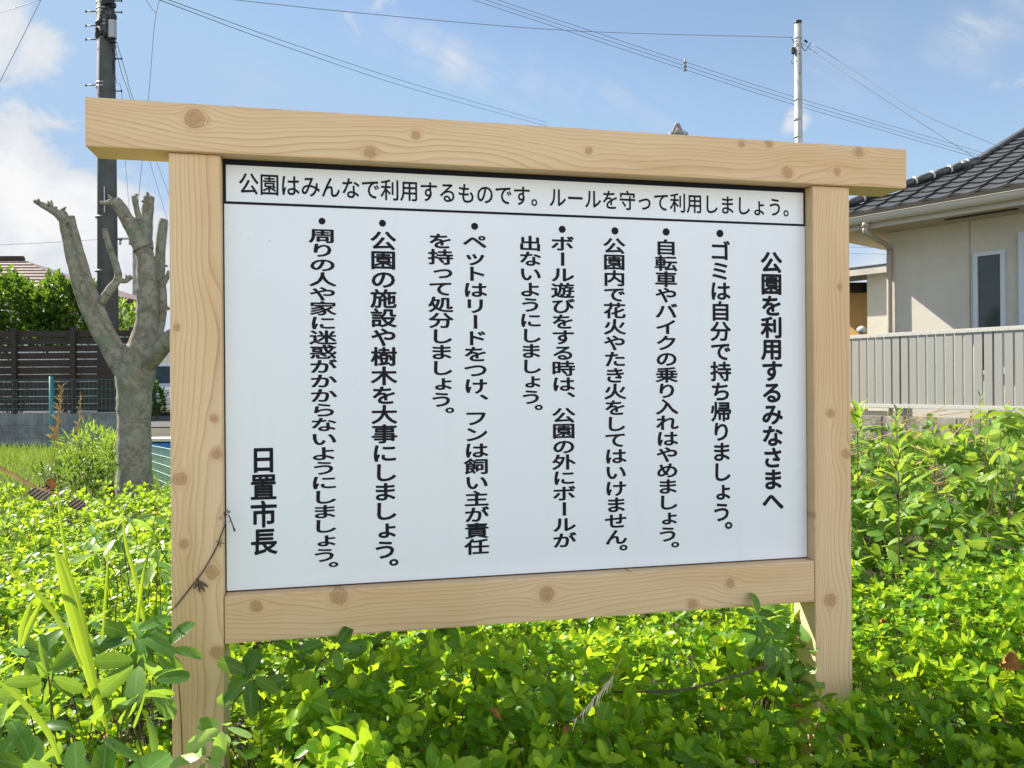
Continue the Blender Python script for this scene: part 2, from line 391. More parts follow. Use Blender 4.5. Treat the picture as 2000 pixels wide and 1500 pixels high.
# ------------------------------------------------------------------ the notice board
YP = .0324
PL, PR = (-.6417, -.5367), (.8832, .9882); PD = .100
BX = (-.8014, 1.1476); BZ = (1.9975, 2.1004); RZ = (.9442, 1.0477)
BASE = Vector((.17, .05, 0))
sign = empty('notice_board', BASE, 'large wooden notice board with white panel of black Japanese park rules', 'notice board')
def kn(pts, y=0.0):
    r_ = []
    for px, py, R in pts:
        p = on_plane(px, py, (0, y, 0), (0, 1, 0)) - BASE; r_.append((p.x, p.z, R))
    return r_
beam_kn = kn([(380, 232, .018), (812, 264, .009), (722, 297, .011), (1150, 295, .008), (1448, 281, .007), (1502, 280, .009), (1678, 297, .0105), (1635, 335, .009), (1538, 337, .013)], -.012)
rail_kn = kn([(500, 1185, .011), (662, 1166, .017), (1068, 1160, .0155), (1427, 1139, .010), (1352, 1180, .011), (1232, 1112, .006)])
left_kn = kn([(352, 936, .0125), (425, 888, .010), (418, 818, .008), (360, 1063, .009), (415, 1118, .0125), (425, 1275, .013), (345, 640, .006)])
right_kn = kn([(1622, 807, .010), (1652, 887, .011), (1587, 1007, .008), (1621, 1172, .015), (1640, 560, .006)])
def piece(name, lo, hi, m, bev=.004): return MB().box(lo, hi, bev).build(name, m, sign)
def uz(k): return [(b_, a_, R) for a_, b_, R in k]
piece('post', (PL[0], 0, -.4), (PL[1], PD, BZ[0] - .001), wood_mat('wood_left_post', False, uz(left_kn), (-.70, .10), 1))
piece('post', (PR[0], 0, -.4), (PR[1], PD, BZ[0] - .001), wood_mat('wood_right_post', False, uz(right_kn), (.85, .11), 2))
piece('top_beam', (BX[0], -.012, BZ[0]), (BX[1], .088, BZ[1]), wood_mat('wood_beam', True, beam_kn, (1.97, .09), 3), .0045)
piece('rail', (PL[1] + .0012, .0005, RZ[0]), (PR[0] - .0012, PD - .01, RZ[1]), wood_mat('wood_rail', True, rail_kn, (.91, .10), 4), .004)
panel = MB().box((PL[1] + .003, YP, RZ[1] + .0035), (PR[0] - .0015, YP + .004, BZ[0] - .0005), .0006).build('panel', M['panel'], sign)
MB().box((PL[1] + .0005, YP + .006, RZ[1] - .0), (PR[0] - .0005, YP + .018, BZ[0])).build('backing_board', M['gap_shade'], sign)  # black sheet standing in for the shadow in the panel's joint gaps
def on_panel(px, py): return on_plane(px, py, (0, YP, 0), (0, 1, 0))
# border of the headline box
bz_l, bz_r = on_panel(438, 399.5), on_panel(1573, 436.5); hz = (bz_l.z + bz_r.z) / 2
tp_l, tp_r = on_panel(440, 319), on_panel(1573, 370); tz = (tp_l.z + tp_r.z) / 2
BD = MB(); y0, y1 = YP - .0006, YP - .0001
BD.box((PL[1] + .0032, y0, hz - .0028), (PR[0] - .0018, y1, hz + .0028)); BD.box((PL[1] + .0032, y0, tz - .006), (PR[0] - .0018, y1, BZ[0] - .0008))
BD.box((PL[1] + .0032, y0, hz + .0029), (PL[1] + .0072, y1, tz - .0061)); BD.box((PR[0] - .0058, y0, hz + .0029), (PR[0] - .0018, y1, tz - .0061))
BD.build('border', M['ink'], panel)

_gl = {}
def glyph(ch, off):
    key = (ch, off)
    if key not in _gl:
        c = bpy.data.curves.new('glyph', 'FONT'); c.body = ch; c.resolution_u = 3; c.fill_mode = 'FRONT'
        o = bpy.data.objects.new('glyph', c); COL.objects.link(o); dg = bpy.context.evaluated_depsgraph_get(); dg.update()
        me = bpy.data.meshes.new_from_object(o.evaluated_get(dg))
        V = np.zeros(len(me.vertices) * 3); me.vertices.foreach_get('co', V)
        V = V.reshape(-1, 3)[:, :2]; F = [tuple(p.vertices) for p in me.polygons]; n = len(V); VV, FF = [], []
        for k in range(8):
            sh = np.array([math.cos(k * math.pi / 4), math.sin(k * math.pi / 4)]) * off
            VV.append(np.column_stack([V + sh, np.full(n, k * .00002)])); FF += [tuple(i + k * n for i in f) for f in F]
        _gl[key] = (np.vstack(VV), FF)
        COL.objects.unlink(o); bpy.data.objects.remove(o); bpy.data.curves.remove(c); bpy.data.meshes.remove(me)
    return _gl[key]
def put(mb, ch, cx, ctop, w, h, off, vertical=True):
    V, F = glyph(ch, off); V = V.copy()
    gx0, gy0 = V[:, 0] - .5, V[:, 1] - .38          # about the em box centre
    if vertical:
        if ch == 'ー': gx0, gy0 = gy0.copy(), -gx0.copy(); 
        elif ch in '。、': gx0 = gx0 + .62; gy0 = gy0 + .60
        elif ch in 'ょっゃゅ': gx0 = gx0 + .08; gy0 = gy0 + .08
    X = cx + gx0 * w; Z = ctop - .5 * h + gy0 * h
    flip = vertical and ch == 'ー'
    mb.add([(x, YP - .0006 - dy, z) for x, z, dy in zip(X, Z, V[:, 2])], F)
def disc(mb, c, rx, n=28):
    p = on_panel(*c); r_ = rx * (on_panel(c[0] + 1, c[1]).x - p.x)
    mb.add([(p.x + r_ * math.cos(2 * math.pi * k / n), YP - .0007, p.z + r_ * math.sin(2 * math.pi * k / n)) for k in range(n)], [tuple(range(n))])
def column(text, top, bot, wpx, off, bullet=None):
    mb = MB(); a, b = on_panel(*top), on_panel(*bot); n = len(text)
    den = n - 1 + .5 if text[-1] in '。' else n - .06
    adv = (a.z - b.z) / den; a.z += adv * .03
    mid = ((top[0] + bot[0]) / 2, (top[1] + bot[1]) / 2)
    w = (on_panel(mid[0] + wpx / 2, mid[1]).x - on_panel(mid[0] - wpx / 2, mid[1]).x) / .93
    x = (a.x + b.x) / 2
    for i, ch in enumerate(text): put(mb, ch, x, a.z - i * adv, w, adv * 1.02, off)
    mb.build('lettering', M['ink'], panel)
    if bullet:
        mb = MB(); disc(mb, bullet, 6.8); mb.build('bullet_dot', M['ink'], panel)
BO = .026
column('公園を利用するみなさまへ', (1506, 492), (1510, 998), 40, .034)
column('ゴミは自分で持ち帰りましょう。', (1405, 471), (1411, 1040), 39, BO, (1406, 456))
column('自転車やバイクの乗り入れはやめましょう。', (1301, 468), (1304, 1075), 42, BO, (1301, 453))
column('公園内で花火やたき火をしてはいけません。', (1200, 465), (1203, 1081), 42, BO, (1201, 451))
column('ボール遊びをする時は、公園の外にボールが', (1099, 461), (1102, 1069), 44, BO, (1098, 448))
column('出ないようにしましょう。', (1036, 461), (1037, 806), 43, BO)
column('ペットはリードをつけ、フンは飼い主が責任', (928, 457), (931, 1082), 46, BO, (927, 442))
column('を持って処分しましょう。', (861, 456), (862, 812), 47, BO)
column('公園の施設や樹木を大事にしましょう。', (749, 452), (752, 1112), 49, BO, (747, 436))
column('周りの人や家に迷惑がかからないようにしましょう。', (630, 447), (634, 1113), 51, BO, (629, 432))
column('日置市長', (514, 872), (516, 1082), 50, .026)
def headline():
    mb = MB(); text = '公園はみんなで利用するものです。ルールを守って利用しましょう。'
    a, b = on_panel(466, 361), on_panel(1540, 403); n = len(text); adv = (b.x - a.x) / (n - 1 + .34)
    zc = (a.z + b.z) / 2; h = (on_panel(490, 338).z - on_panel(490, 383).z)
    for i, ch in enumerate(text): put(mb, ch, a.x + (i + .48) * adv, zc + h / 2, adv * 1.0, h, .013, False)
    mb.build('lettering', M['ink'], panel)
headline()

# ------------------------------------------------------------------ leaves
def leaf_mesh(name, pos, axis, nrm, L, Wd, age, material, parent=None, curl=.25, fold=.25, stations=(.22, .52, .82), prof=(.72, 1.0, .62), notch=False, jitter=True):
    """every leaf is a small folded, curled blade; arrays over all leaves"""
    pos, axis, nrm = np.asarray(pos, float), np.asarray(axis, float), np.asarray(nrm, float)
    N = len(pos); L = np.broadcast_to(L, N); Wd = np.broadcast_to(Wd, N); age = np.broadcast_to(age, N)
    axis = axis / np.linalg.norm(axis, axis=1, keepdims=True)
    side = np.cross(axis, nrm); side /= np.linalg.norm(side, axis=1, keepdims=True) + 1e-9
    up = np.cross(side, axis)
    cu = curl * (RNG.uniform(-.3, 1.4, N) if jitter else np.ones(N)); fo = fold * (RNG.uniform(.2, 1.5, N) if jitter else np.ones(N))
    cols = [pos]; S = len(stations)
    for s_, w_ in zip(stations, prof):
        c = pos + axis * (L * s_)[:, None] - up * (cu * L * s_ * s_)[:, None]
        for k in (-1, 0, 1):
            cols.append(c + side * (k * Wd * .5 * w_)[:, None] + up * (abs(k) * fo * Wd * .5 * w_)[:, None])
    cols.append(pos + axis * (L * (.965 if notch else 1.0))[:, None] - up * (cu * L)[:, None])
    nv = len(cols); V = np.stack(cols, 1).reshape(-1, 3)
    quads, tris = [], []
    tris += [(0, 1, 2), (0, 2, 3)]
    for s_ in range(S - 1):
        b0 = 1 + 3 * s_; quads += [(b0, b0 + 3, b0 + 4, b0 + 1), (b0 + 1, b0 + 4, b0 + 5, b0 + 2)]
    b0 = 1 + 3 * (S - 1); tris += [(b0, nv - 1, b0 + 1), (b0 + 1, nv - 1, b0 + 2)]
    base = (np.arange(N) * nv)[:, None, None]
    T = (np.array(tris)[None] + base).reshape(-1); loops = T; st = np.arange(0, len(T), 3); tot = np.full(len(st), 3)
    if quads:
        Q = (np.array(quads)[None] + base).reshape(-1)
        loops = np.concatenate([T, Q]); st = np.concatenate([st, len(T) + np.arange(0, len(Q), 4)]); tot = np.concatenate([tot, np.full(len(Q) // 4, 4)])
    off = np.array(parent.matrix_world.translation) if parent is not None else np.zeros(3)
    me = bpy.data.meshes.new(name); me.vertices.add(len(V)); me.vertices.foreach_set('co', (V - off).astype(np.float32).ravel())
    me.loops.add(len(loops)); me.loops.foreach_set('vertex_index', loops.astype(np.int32))
    me.polygons.add(len(st)); me.polygons.foreach_set('loop_start', st.astype(np.int32)); me.polygons.foreach_set('loop_total', tot.astype(np.int32))
    me.polygons.foreach_set('use_smooth', np.ones(len(st), bool))
    at_ = me.attributes.new('age', 'FLOAT', 'POINT'); at_.data.foreach_set('value', np.repeat(age, nv).astype(np.float32))
    ve = np.array([[1.0 if False else 0.0, 0.0, 0.0]] + [[abs(k), s_, 0.0] for s_ in stations for k in (-1, 0, 1)] + [[0.0, 1.0, 0.0]], np.float32)
    av = me.attributes.new('vein', 'FLOAT_VECTOR', 'POINT'); av.data.foreach_set('vector', np.tile(ve, (N, 1)).ravel())
    me.materials.append(material); me.update(calc_edges=True); me.validate()
    o = bpy.data.objects.new(name, me); COL.objects.link(o)
    if parent is not None: o.parent = parent
    return o

def rnd_unit(n):
    v = RNG.normal(size=(n, 3)); return v / np.linalg.norm(v, axis=1, keepdims=True)
def perp_frame(a):
    ref = np.where(np.abs(a[:, 2:3]) < .9, np.array([[0, 0, 1.0]]), np.array([[1.0, 0, 0]]))
    x = np.cross(a, ref); x /= np.linalg.norm(x, axis=1, keepdims=True); return x, np.cross(a, x)

def rosettes(cen, up, k, L, wr=.56):
    """k leaves spiralling round each shoot tip"""
    n = len(cen); cen = np.repeat(cen, k, 0); up = np.repeat(up, k, 0); L = np.repeat(np.broadcast_to(L, n), k)
    idx = np.tile(np.arange(k), n); x, y = perp_frame(up)
    th = idx * 2.4 + np.repeat(RNG.uniform(0, 6.28, n), k) + RNG.normal(0, .25, n * k)
    inner = idx / max(k - 1, 1)                              # outer leaves first
    el = np.radians(8 + 55 * inner) + RNG.normal(0, .2, n * k)
    ax = (x * np.cos(th)[:, None] + y * np.sin(th)[:, None]) * np.cos(el)[:, None] + up * np.sin(el)[:, None]
    nr = up * np.cos(el)[:, None] - (x * np.cos(th)[:, None] + y * np.sin(th)[:, None]) * np.sin(el)[:, None]
    size = L * (1.08 - .5 * inner) * RNG.uniform(.8, 1.2, n * k)
    p = cen + up * ((inner - .5) * .25 * L)[:, None]
    return p, ax, nr, size, size * wr * RNG.uniform(.85, 1.15, n * k), inner

def wob(x, y, s, ph=0.0):
    return (np.sin(x * s + ph) * np.cos(y * s * 1.3 + 1.7 * ph) + .6 * np.sin(x * s * 2.3 + y * s * 1.1 + ph * 3) + .4 * np.cos(y * s * 3.1 - x * s * 1.7 + ph)) / 2

def hedge_top(x, y):
    r, d = plan(x, y)
    front = .935 + .24 * np.minimum(y, 0) 
    back = .74 + .03 * np.clip(r, 0, 3)
    h = np.where(y < .02, front, back + (.905 - .74) * np.exp(-np.maximum(y, 0) * 4) * .35)
    h = h - .15 * sstep(x, .0, .28) * sstep(y, .14, .0)
    h = h - .34 * sstep(-x, .36, .52) * sstep(y, .25, .0) * sstep(-y, -.2, .02)
    h = h - .06 * sstep(x, .66, .86) * sstep(y, .2, .0)
    h = h + .05 * wob(x, y, 3.1) + .04 * wob(x, y, 8.0, 1.3)
    return h + .6 * ground_z(x, y)

def scatter(poly_fn, lo, hi, n):
    p = RNG.uniform(lo, hi, (n, 2)); return p[poly_fn(p[:, 0], p[:, 1])]

def azalea(label, inside, lo, hi, dens, L, layers, k=7, stations=(.22, .52, .82), prof=(.72, 1.0, .74), nstem=1):
    area = (hi[0] - lo[0]) * (hi[1] - lo[1])
    P, U, D = [], [], []
    for (zoff, spread, q) in layers:
        p = scatter(inside, lo, hi, int(area * dens * q)); z = hedge_top(p[:, 0], p[:, 1])
        e = .04; gx1 = (hedge_top(p[:, 0] + e, p[:, 1]) - z) / e; gy1 = (hedge_top(p[:, 0], p[:, 1] + e) - z) / e
        u = np.stack([-gx1 * .6, -gy1 * .6 - .15, np.ones(len(p))], 1) + RNG.normal(0, .38, (len(p), 3)); u /= np.linalg.norm(u, axis=1, keepdims=True)
        P.append(np.column_stack([p, z - zoff + RNG.normal(0, spread, len(p))])); U.append(u); D.append(np.full(len(p), zoff))
    P, U, D = np.vstack(P), np.vstack(U), np.concatenate(D)
    clear = ~((P[:, 1] > -.035) & (P[:, 1] < .125) & (((P[:, 0] > PL[0] - .02) & (P[:, 0] < PL[1] + .02)) | ((P[:, 0] > PR[0] - .02) & (P[:, 0] < PR[1] + .02)) | (P[:, 2] > RZ[0] - .035)))
    P, U, D = P[clear], U[clear], D[clear]
    e = empty('azalea_shrub', (float(P[:, 0].mean()), float(P[:, 1].mean()), 0), label, 'shrub')
    p, ax, nr, sz, wd, inner = rosettes(P, U, k, L * RNG.uniform(.62, 1.22, len(P)))
    n = len(P); age = np.clip(np.repeat(RNG.beta(1.6, 2.0, n) * .72 + .09, k) + .38 * inner - np.repeat(D, k) * 2.2 + RNG.normal(0, .08, n * k), 0, 1)  # deeper leaves get darker colour, painting in the shade of the gaps
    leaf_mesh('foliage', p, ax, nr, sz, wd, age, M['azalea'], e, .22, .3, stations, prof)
    tw = MB(); pick = RNG.permutation(n)[:int(n * nstem)]
    for i in pick:
        a = Vector(P[i]); b = a - Vector(U[i]) * RNG.uniform(.06, .12) ; c = b + Vector((RNG.normal(0, .03), RNG.normal(0, .03), -RNG.uniform(.1, .2)))
        tw.tube([a, b, c], [.0011, .0016, .0026], 3, False)
    for i in RNG.permutation(n)[:int(n * .012)]:
        a = Vector(P[i]); q = Vector((RNG.normal(0, .5), RNG.normal(0, .5), .7)).normalized() * RNG.uniform(.06, .14)
        tw.tube([a - q, a, a + q * .5], [.0022, .0016, .0008], 4, False)
    tw.build('stems', M['twig'], e)
    dd = RNG.permutation(n)[:int(n * .02)]; pd = P[dd] + RNG.normal(0, .02, (len(dd), 3)); ld = RNG.uniform(.6, 1.0, len(dd)) * L
    leaf_mesh('dead_leaves', pd, rnd_unit(len(dd)), rnd_unit(len(dd)) + np.array([[0, 0, .8]]), ld, ld * .4, .5, M['dryorange'], e, .6, .6)
    return e

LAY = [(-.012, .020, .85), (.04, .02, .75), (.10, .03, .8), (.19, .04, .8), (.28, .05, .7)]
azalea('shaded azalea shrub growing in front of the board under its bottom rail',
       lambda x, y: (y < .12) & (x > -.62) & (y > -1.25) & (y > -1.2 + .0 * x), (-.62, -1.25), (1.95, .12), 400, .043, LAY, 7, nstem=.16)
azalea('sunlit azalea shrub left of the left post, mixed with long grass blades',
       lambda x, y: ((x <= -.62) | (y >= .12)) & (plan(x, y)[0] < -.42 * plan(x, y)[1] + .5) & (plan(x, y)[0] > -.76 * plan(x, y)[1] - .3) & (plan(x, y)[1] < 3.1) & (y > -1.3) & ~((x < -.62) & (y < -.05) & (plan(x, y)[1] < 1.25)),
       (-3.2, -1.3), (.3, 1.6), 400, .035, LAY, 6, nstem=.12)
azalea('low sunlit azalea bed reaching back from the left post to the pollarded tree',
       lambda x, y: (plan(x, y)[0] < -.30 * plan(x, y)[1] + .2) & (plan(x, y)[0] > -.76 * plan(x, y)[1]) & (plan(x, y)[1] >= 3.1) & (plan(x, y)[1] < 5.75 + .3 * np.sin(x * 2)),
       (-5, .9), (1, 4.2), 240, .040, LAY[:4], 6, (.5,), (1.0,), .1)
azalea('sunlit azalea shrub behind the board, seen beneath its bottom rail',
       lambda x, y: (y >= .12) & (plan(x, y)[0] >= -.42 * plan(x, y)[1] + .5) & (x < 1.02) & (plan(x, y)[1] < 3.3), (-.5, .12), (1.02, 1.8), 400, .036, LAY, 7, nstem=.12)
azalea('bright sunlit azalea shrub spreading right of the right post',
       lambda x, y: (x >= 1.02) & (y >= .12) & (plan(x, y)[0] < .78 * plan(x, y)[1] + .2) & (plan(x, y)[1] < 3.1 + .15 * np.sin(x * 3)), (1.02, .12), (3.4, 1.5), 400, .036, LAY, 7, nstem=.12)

def palmate(cen, nrm, heading, L, n5=5, spread=2.1, wr=.47):
    """compound leaves: n5 leaflets radiating from the stalk tip"""
    cen, nrm = np.asarray(cen, float), np.asarray(nrm, float); n = len(cen); x, y = perp_frame(nrm)
    L = np.broadcast_to(L, n); P, A, N_, S, Wd = [], [], [], [], []
    for k in range(n5):
        a = heading + (k - (n5 - 1) / 2) * (2 * spread / (n5 - 1)) + RNG.normal(0, .12, n)
        d = x * np.cos(a)[:, None] + y * np.sin(a)[:, None]
        dr = RNG.uniform(-.2, .75, n); ax = d * np.cos(dr)[:, None] - nrm * np.sin(dr)[:, None]; nn = nrm * np.cos(dr)[:, None] + d * np.sin(dr)[:, None]
        tw_ = RNG.normal(0, .35, n); s_ = np.cross(ax, nn); nn = nn * np.cos(tw_)[:, None] + s_ * np.sin(tw_)[:, None]
        l = L * (1.0 - .28 * abs(k - (n5 - 1) / 2) / ((n5 - 1) / 2)) * RNG.uniform(.85, 1.15, n)
        P.append(cen + ax * (.16 * l)[:, None]); A.append(ax); N_.append(nn); S.append(l); Wd.append(l * wr * RNG.uniform(.9, 1.1, n))
    return [np.concatenate(q) for q in (P, A, N_, S, Wd)]
AK = dict(stations=(.10, .32, .66, .90), prof=(.48, .88, 1.0, .70), notch=True)
def akebia(name, label, cat, pts, L, mtl='akebia', tilt=.45, agem=.5, stem=True, face=0.3, n5=5, spread=2.1, wr=.47, group=None):
    pts = np.asarray(pts, float); n = len(pts)
    nrm = np.tile([[0, 0, 1.0]], (n, 1)) + RNG.normal(0, tilt, (n, 3)) - face * np.array(FW)[None]; nrm /= np.linalg.norm(nrm, axis=1, keepdims=True)
    root = pts.mean(0); root[2] = float(ground_z(root[0], root[1]))
    e = empty(name, root, label, cat, group)
    p, a, nn, s_, w = palmate(pts, nrm, RNG.uniform(0, 6.28, n), L, n5, spread, wr)
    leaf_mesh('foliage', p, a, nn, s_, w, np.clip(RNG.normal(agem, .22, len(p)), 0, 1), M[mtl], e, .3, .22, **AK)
    if stem:
        st = MB()
        for q in pts:
            q = Vector(q); m1 = q + Vector((RNG.normal(0, .02), RNG.normal(0, .02), -.06)); lo = m1 + Vector((RNG.normal(0, .025), RNG.uniform(0, .05), -.16))
            st.tube(smooth_path([q, m1, lo], 3), .0013, 4, False)
        st.build('stems', M['twig'], e)
    return e
pts = []
while len(pts) < 40:
    px, py = RNG.uniform(-120, 330), RNG.uniform(1205, 1640)
    d = 1.62 - (py - 1205) / 435 * .62 + RNG.normal(0, .05)
    p = at(px, py, d)
    if p.z < 1.09: pts.append(p)
akebia('akebia_vine', 'leafy climber with large oval leaflets sprawling in the lower left corner', 'vine', pts, .080, tilt=.6, face=.15, agem=.3, wr=.43)
akebia('akebia_vine', 'dark leaf cluster overlapping the left post at the left end of the rail', 'vine', [at(490, 1318, 1.64), at(478, 1345, 1.66)], .080, tilt=.12, face=1.5, agem=.1, wr=.45)
akebia('akebia_vine', 'pale sunlit leaves hanging in front of the foot of the left post', 'vine', [at(436, 1418, 1.42), at(405, 1478, 1.40), at(452, 1460, 1.47)], .060, tilt=.35, face=.35, agem=.8, wr=.43)
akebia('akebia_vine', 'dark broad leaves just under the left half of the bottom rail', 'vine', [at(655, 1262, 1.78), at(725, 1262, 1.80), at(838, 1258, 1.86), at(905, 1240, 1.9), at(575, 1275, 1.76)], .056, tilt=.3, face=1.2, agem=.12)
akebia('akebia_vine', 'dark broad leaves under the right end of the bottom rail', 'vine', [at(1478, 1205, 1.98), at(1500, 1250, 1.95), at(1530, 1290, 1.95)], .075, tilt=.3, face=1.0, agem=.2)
akebia('akebia_vine', 'leafy climber behind the foot of the right post', 'vine', [at(RNG.uniform(1490, 1590), RNG.uniform(1185, 1330), RNG.uniform(2.1, 2.35)) for i in range(46)], .07, tilt=.5, face=.3)
pts = []
for i in range(1000):
    d = RNG.uniform(3.1, 6.6); d = d if i < 300 else RNG.uniform(3.0, 5.4); r = RNG.uniform(.33, .74) * d; q = rd(r, d)
    z = float(ground_z(q.x, q.y)) + .36 + .20 * sstep(d, 3, 4.2) - .20 * sstep(d, 4.4, 6.4) + .12 * float(wob(r, d, 2.6, .7)) + RNG.normal(0, .045) - (.12 * RNG.random() if i > 500 else 0)
    if d < 3.5: z -= .22
    pts.append((q.x, q.y, z))
akebia('akebia_vine', 'sunlit mass of oval climber leaves between the right azalea and the slatted fence', 'vine', pts, .092, 'weed', .6, .42, stem=False, face=.1)
pts = [at(RNG.uniform(1930, 2080), RNG.uniform(800, 930), RNG.uniform(3.3, 4.2)) for i in range(34)]
akebia('akebia_vine', 'tall bright climber spray rising at the right edge before the fence', 'vine', pts, .085, 'weed', .4, .6, face=.2)
pts = [at(RNG.uniform(150, 330), RNG.uniform(1000, 1110), RNG.uniform(2.0, 2.6)) for i in range(12)]
akebia('palmate_weed', 'drooping pale palmate leaves on thin stalks left of the left post', 'weed', pts, .075, 'akebia', .3, .7, face=.15, n5=7, spread=2.6, wr=.3)
pts = [(rd(RNG.uniform(-.74, -.36) * d, d, 0), d) for d in RNG.uniform(2.6, 4.6, 70)]
akebia('akebia_vine', 'scattered climber leaves over the left azalea bed below the lawn', 'vine', [(q.x, q.y, float(hedge_top(q.x, q.y)) + RNG.uniform(.0, .06)) for q, d in pts], .05, 'weed', .5, .5, False)

# ------------------------------------------------------------------ long blades, weeds, stalks
def ribbon(mb, pts, widths, side, fold=.3):
    """a keeled strap leaf along pts; side = preferred width direction"""
    pts = [Vector(p) for p in pts]; n = len(pts); vs = []; fs = []
    for i, p in enumerate(pts):
        d = (pts[min(i + 1, n - 1)] - pts[max(i - 1, 0)]).normalized(); s_ = side - d * side.dot(d); s_.normalize(); nn = s_.cross(d)
        w = widths[i] / 2
        for q, h in ((-1, fold), (-.5, fold * .35), (0, 0), (.5, fold * .35), (1, fold)): vs.append(p + s_ * w * q + nn * h * w)
    for i in range(n - 1):
        b = 5 * i; fs += [(b + k, b + k + 1, b + k + 6, b + k + 5) for k in range(4)]
    mb.add(vs, fs, False)
def with_age(o, a):
    me = o.data; av = me.attributes.new('vein', 'FLOAT_VECTOR', 'POINT'); av.data.foreach_set('vector', np.tile(np.array([.5, .1, 0], np.float32), len(me.vertices))); at_ = me.attributes.new('age', 'FLOAT', 'POINT'); at_.data.foreach_set('value', np.resize(np.array(a, np.float32), len(me.vertices))); return o
def blade(label, ctrl, width, age, material='blade', d=1.4, side=None):
    """ctrl: (px, py, depth) from root to tip"""
    P = smooth_path([at(*c) for c in ctrl], 7); n = len(P)
    wd = [width * min(1, .55 + 1.6 * i / n) * (1 - max(0, (i / (n - 1) - .45) / .55) ** 1.6) + .0006 for i in range(n)]
    mb = MB(); ribbon(mb, P, wd, side or (RT + UP * .25).normalized())
    o = mb.build('long_leaf', M[material]); tag(o, label, 'grass blade', 'long grass blades at the left')
    return with_age(o, [min(1, age + .3), age * .6, age * .95, age * .55, min(1, age + .2)])
blade('broad bright yellow green blade standing tallest in the lower left', [(205, 1420, 1.36), (160, 1250, 1.36), (128, 1140, 1.36), (104, 1060, 1.36)], .0215, .6)
blade('green blade close behind the broad yellow one', [(190, 1400, 1.42), (165, 1230, 1.44), (130, 1110, 1.44), (108, 1075, 1.44)], .015, .3)
blade('grey green blade arching down from the left frame edge', [(160, 1300, 1.2), (118, 1215, 1.2), (60, 1145, 1.2), (-30, 1075, 1.2)], .0075, .0)
blade('bright blade curving up from the bottom left corner', [(118, 1490, 1.0), (95, 1430, 1.0), (40, 1365, 1.0), (-30, 1310, 1.0)], .008, .4)
blade('slender upright blade beside the withered leaf', [(133, 1190, 1.9), (128, 1090, 1.9), (118, 1010, 1.9), (110, 948, 1.9)], .008, .35)
blade('upright blade near the left post with a curled tip', [(285, 1230, 1.7), (262, 1120, 1.7), (246, 1060, 1.7), (238, 985, 1.7)], .008, .25)
blade('thin dark upright blade midway between the broad blade and left post', [(198, 1320, 1.6), (203, 1220, 1.6), (209, 1130, 1.6), (212, 1055, 1.6)], .006, .15)
blade('thin blade leaning right beside the left post', [(262, 1300, 1.62), (270, 1200, 1.62), (285, 1100, 1.62), (318, 985, 1.7)], .007, .4)
blade('short pair of blades near the left edge, lighter one', [(45, 1260, 1.35), (58, 1225, 1.35), (72, 1195, 1.35), (82, 1172, 1.35)], .010, .5)
blade('short darker blade near the left edge', [(40, 1265, 1.37), (46, 1230, 1.37), (54, 1200, 1.37), (62, 1174, 1.37)], .013, .25)
P = smooth_path([at(118, 968, 1.5), at(70, 950, 1.5), at(30, 930, 1.5), at(-30, 895, 1.5)], 6); mb = MB()
ribbon(mb, P, [.003 + .006 * i / len(P) for i in range(len(P))], UP)
tag(mb.build('dry_long_leaf', M['dry']), 'withered tan blade bending in from the left edge', 'grass blade')
# withered pleated leaf
def withered(label, c, d, rx, rz, seed, material='dryleaf'):
    mb = MB(); n = 26; m_ = 10; vs = []; rr = random.Random(seed); o = at(*c, d)
    for j in range(m_ + 1):
        for i in range(n + 1):
            u = i / n * 2 - 1; v = j / m_ * 2 - 1; env = math.sqrt(max(0, 1 - u * u))
            vs.append(o + RT * (u * rx) + UP * (v * rz * env - .25 * rz * u * u) + FW * (.008 * math.sin(i * 2.1 + v * 2.5) + .012 * u * v) + UP * (.004 * math.sin(i * 2.1 + 1)))
    mb.add(vs, [(j * (n + 1) + i, j * (n + 1) + i + 1, (j + 1) * (n + 1) + i + 1, (j + 1) * (n + 1) + i) for j in range(m_) for i in range(n)], True)
    return tag(mb.build('withered_leaf', M[material]), label, 'leaf')
def pleat(t, b):
    x, y, z = t.xyz(t.node('ShaderNodeTexCoord').outputs['Object'])
    w = t.m('SINE', t.m('MULTIPLY', t.m('ADD', t.m('MULTIPLY', z, .8), t.m('MULTIPLY', x, -.6)), 720.0))
    t.put(b.inputs['Base Color'], t.mix(t.ramp(w, -.3, .4), (.10, .075, .06), (.52, .47, .40)))
M['pleat'] = mat('pleated_dry_leaf', rough=.8, fn=pleat)
withered('grey striped withered leaf lying on the left azalea', (78, 962), 2.1, .027, .019, 1, 'pleat')
withered('smaller grey withered leaf drooping right of the striped one', (150, 985), 2.15, .020, .014, 2, 'pleat')
withered('small orange brown dead leaf beside the striped withered leaf', (100, 948), 2.12, .010, .016, 3, 'dryorange')
withered('crumpled orange dead flower head at the right edge', (1975, 1292), 2.2, .026, .024, 4, 'dryorange')
withered('small orange dead leaf just right of the right post', (1726, 1215), 2.55, .012, .010, 5, 'dryorange')

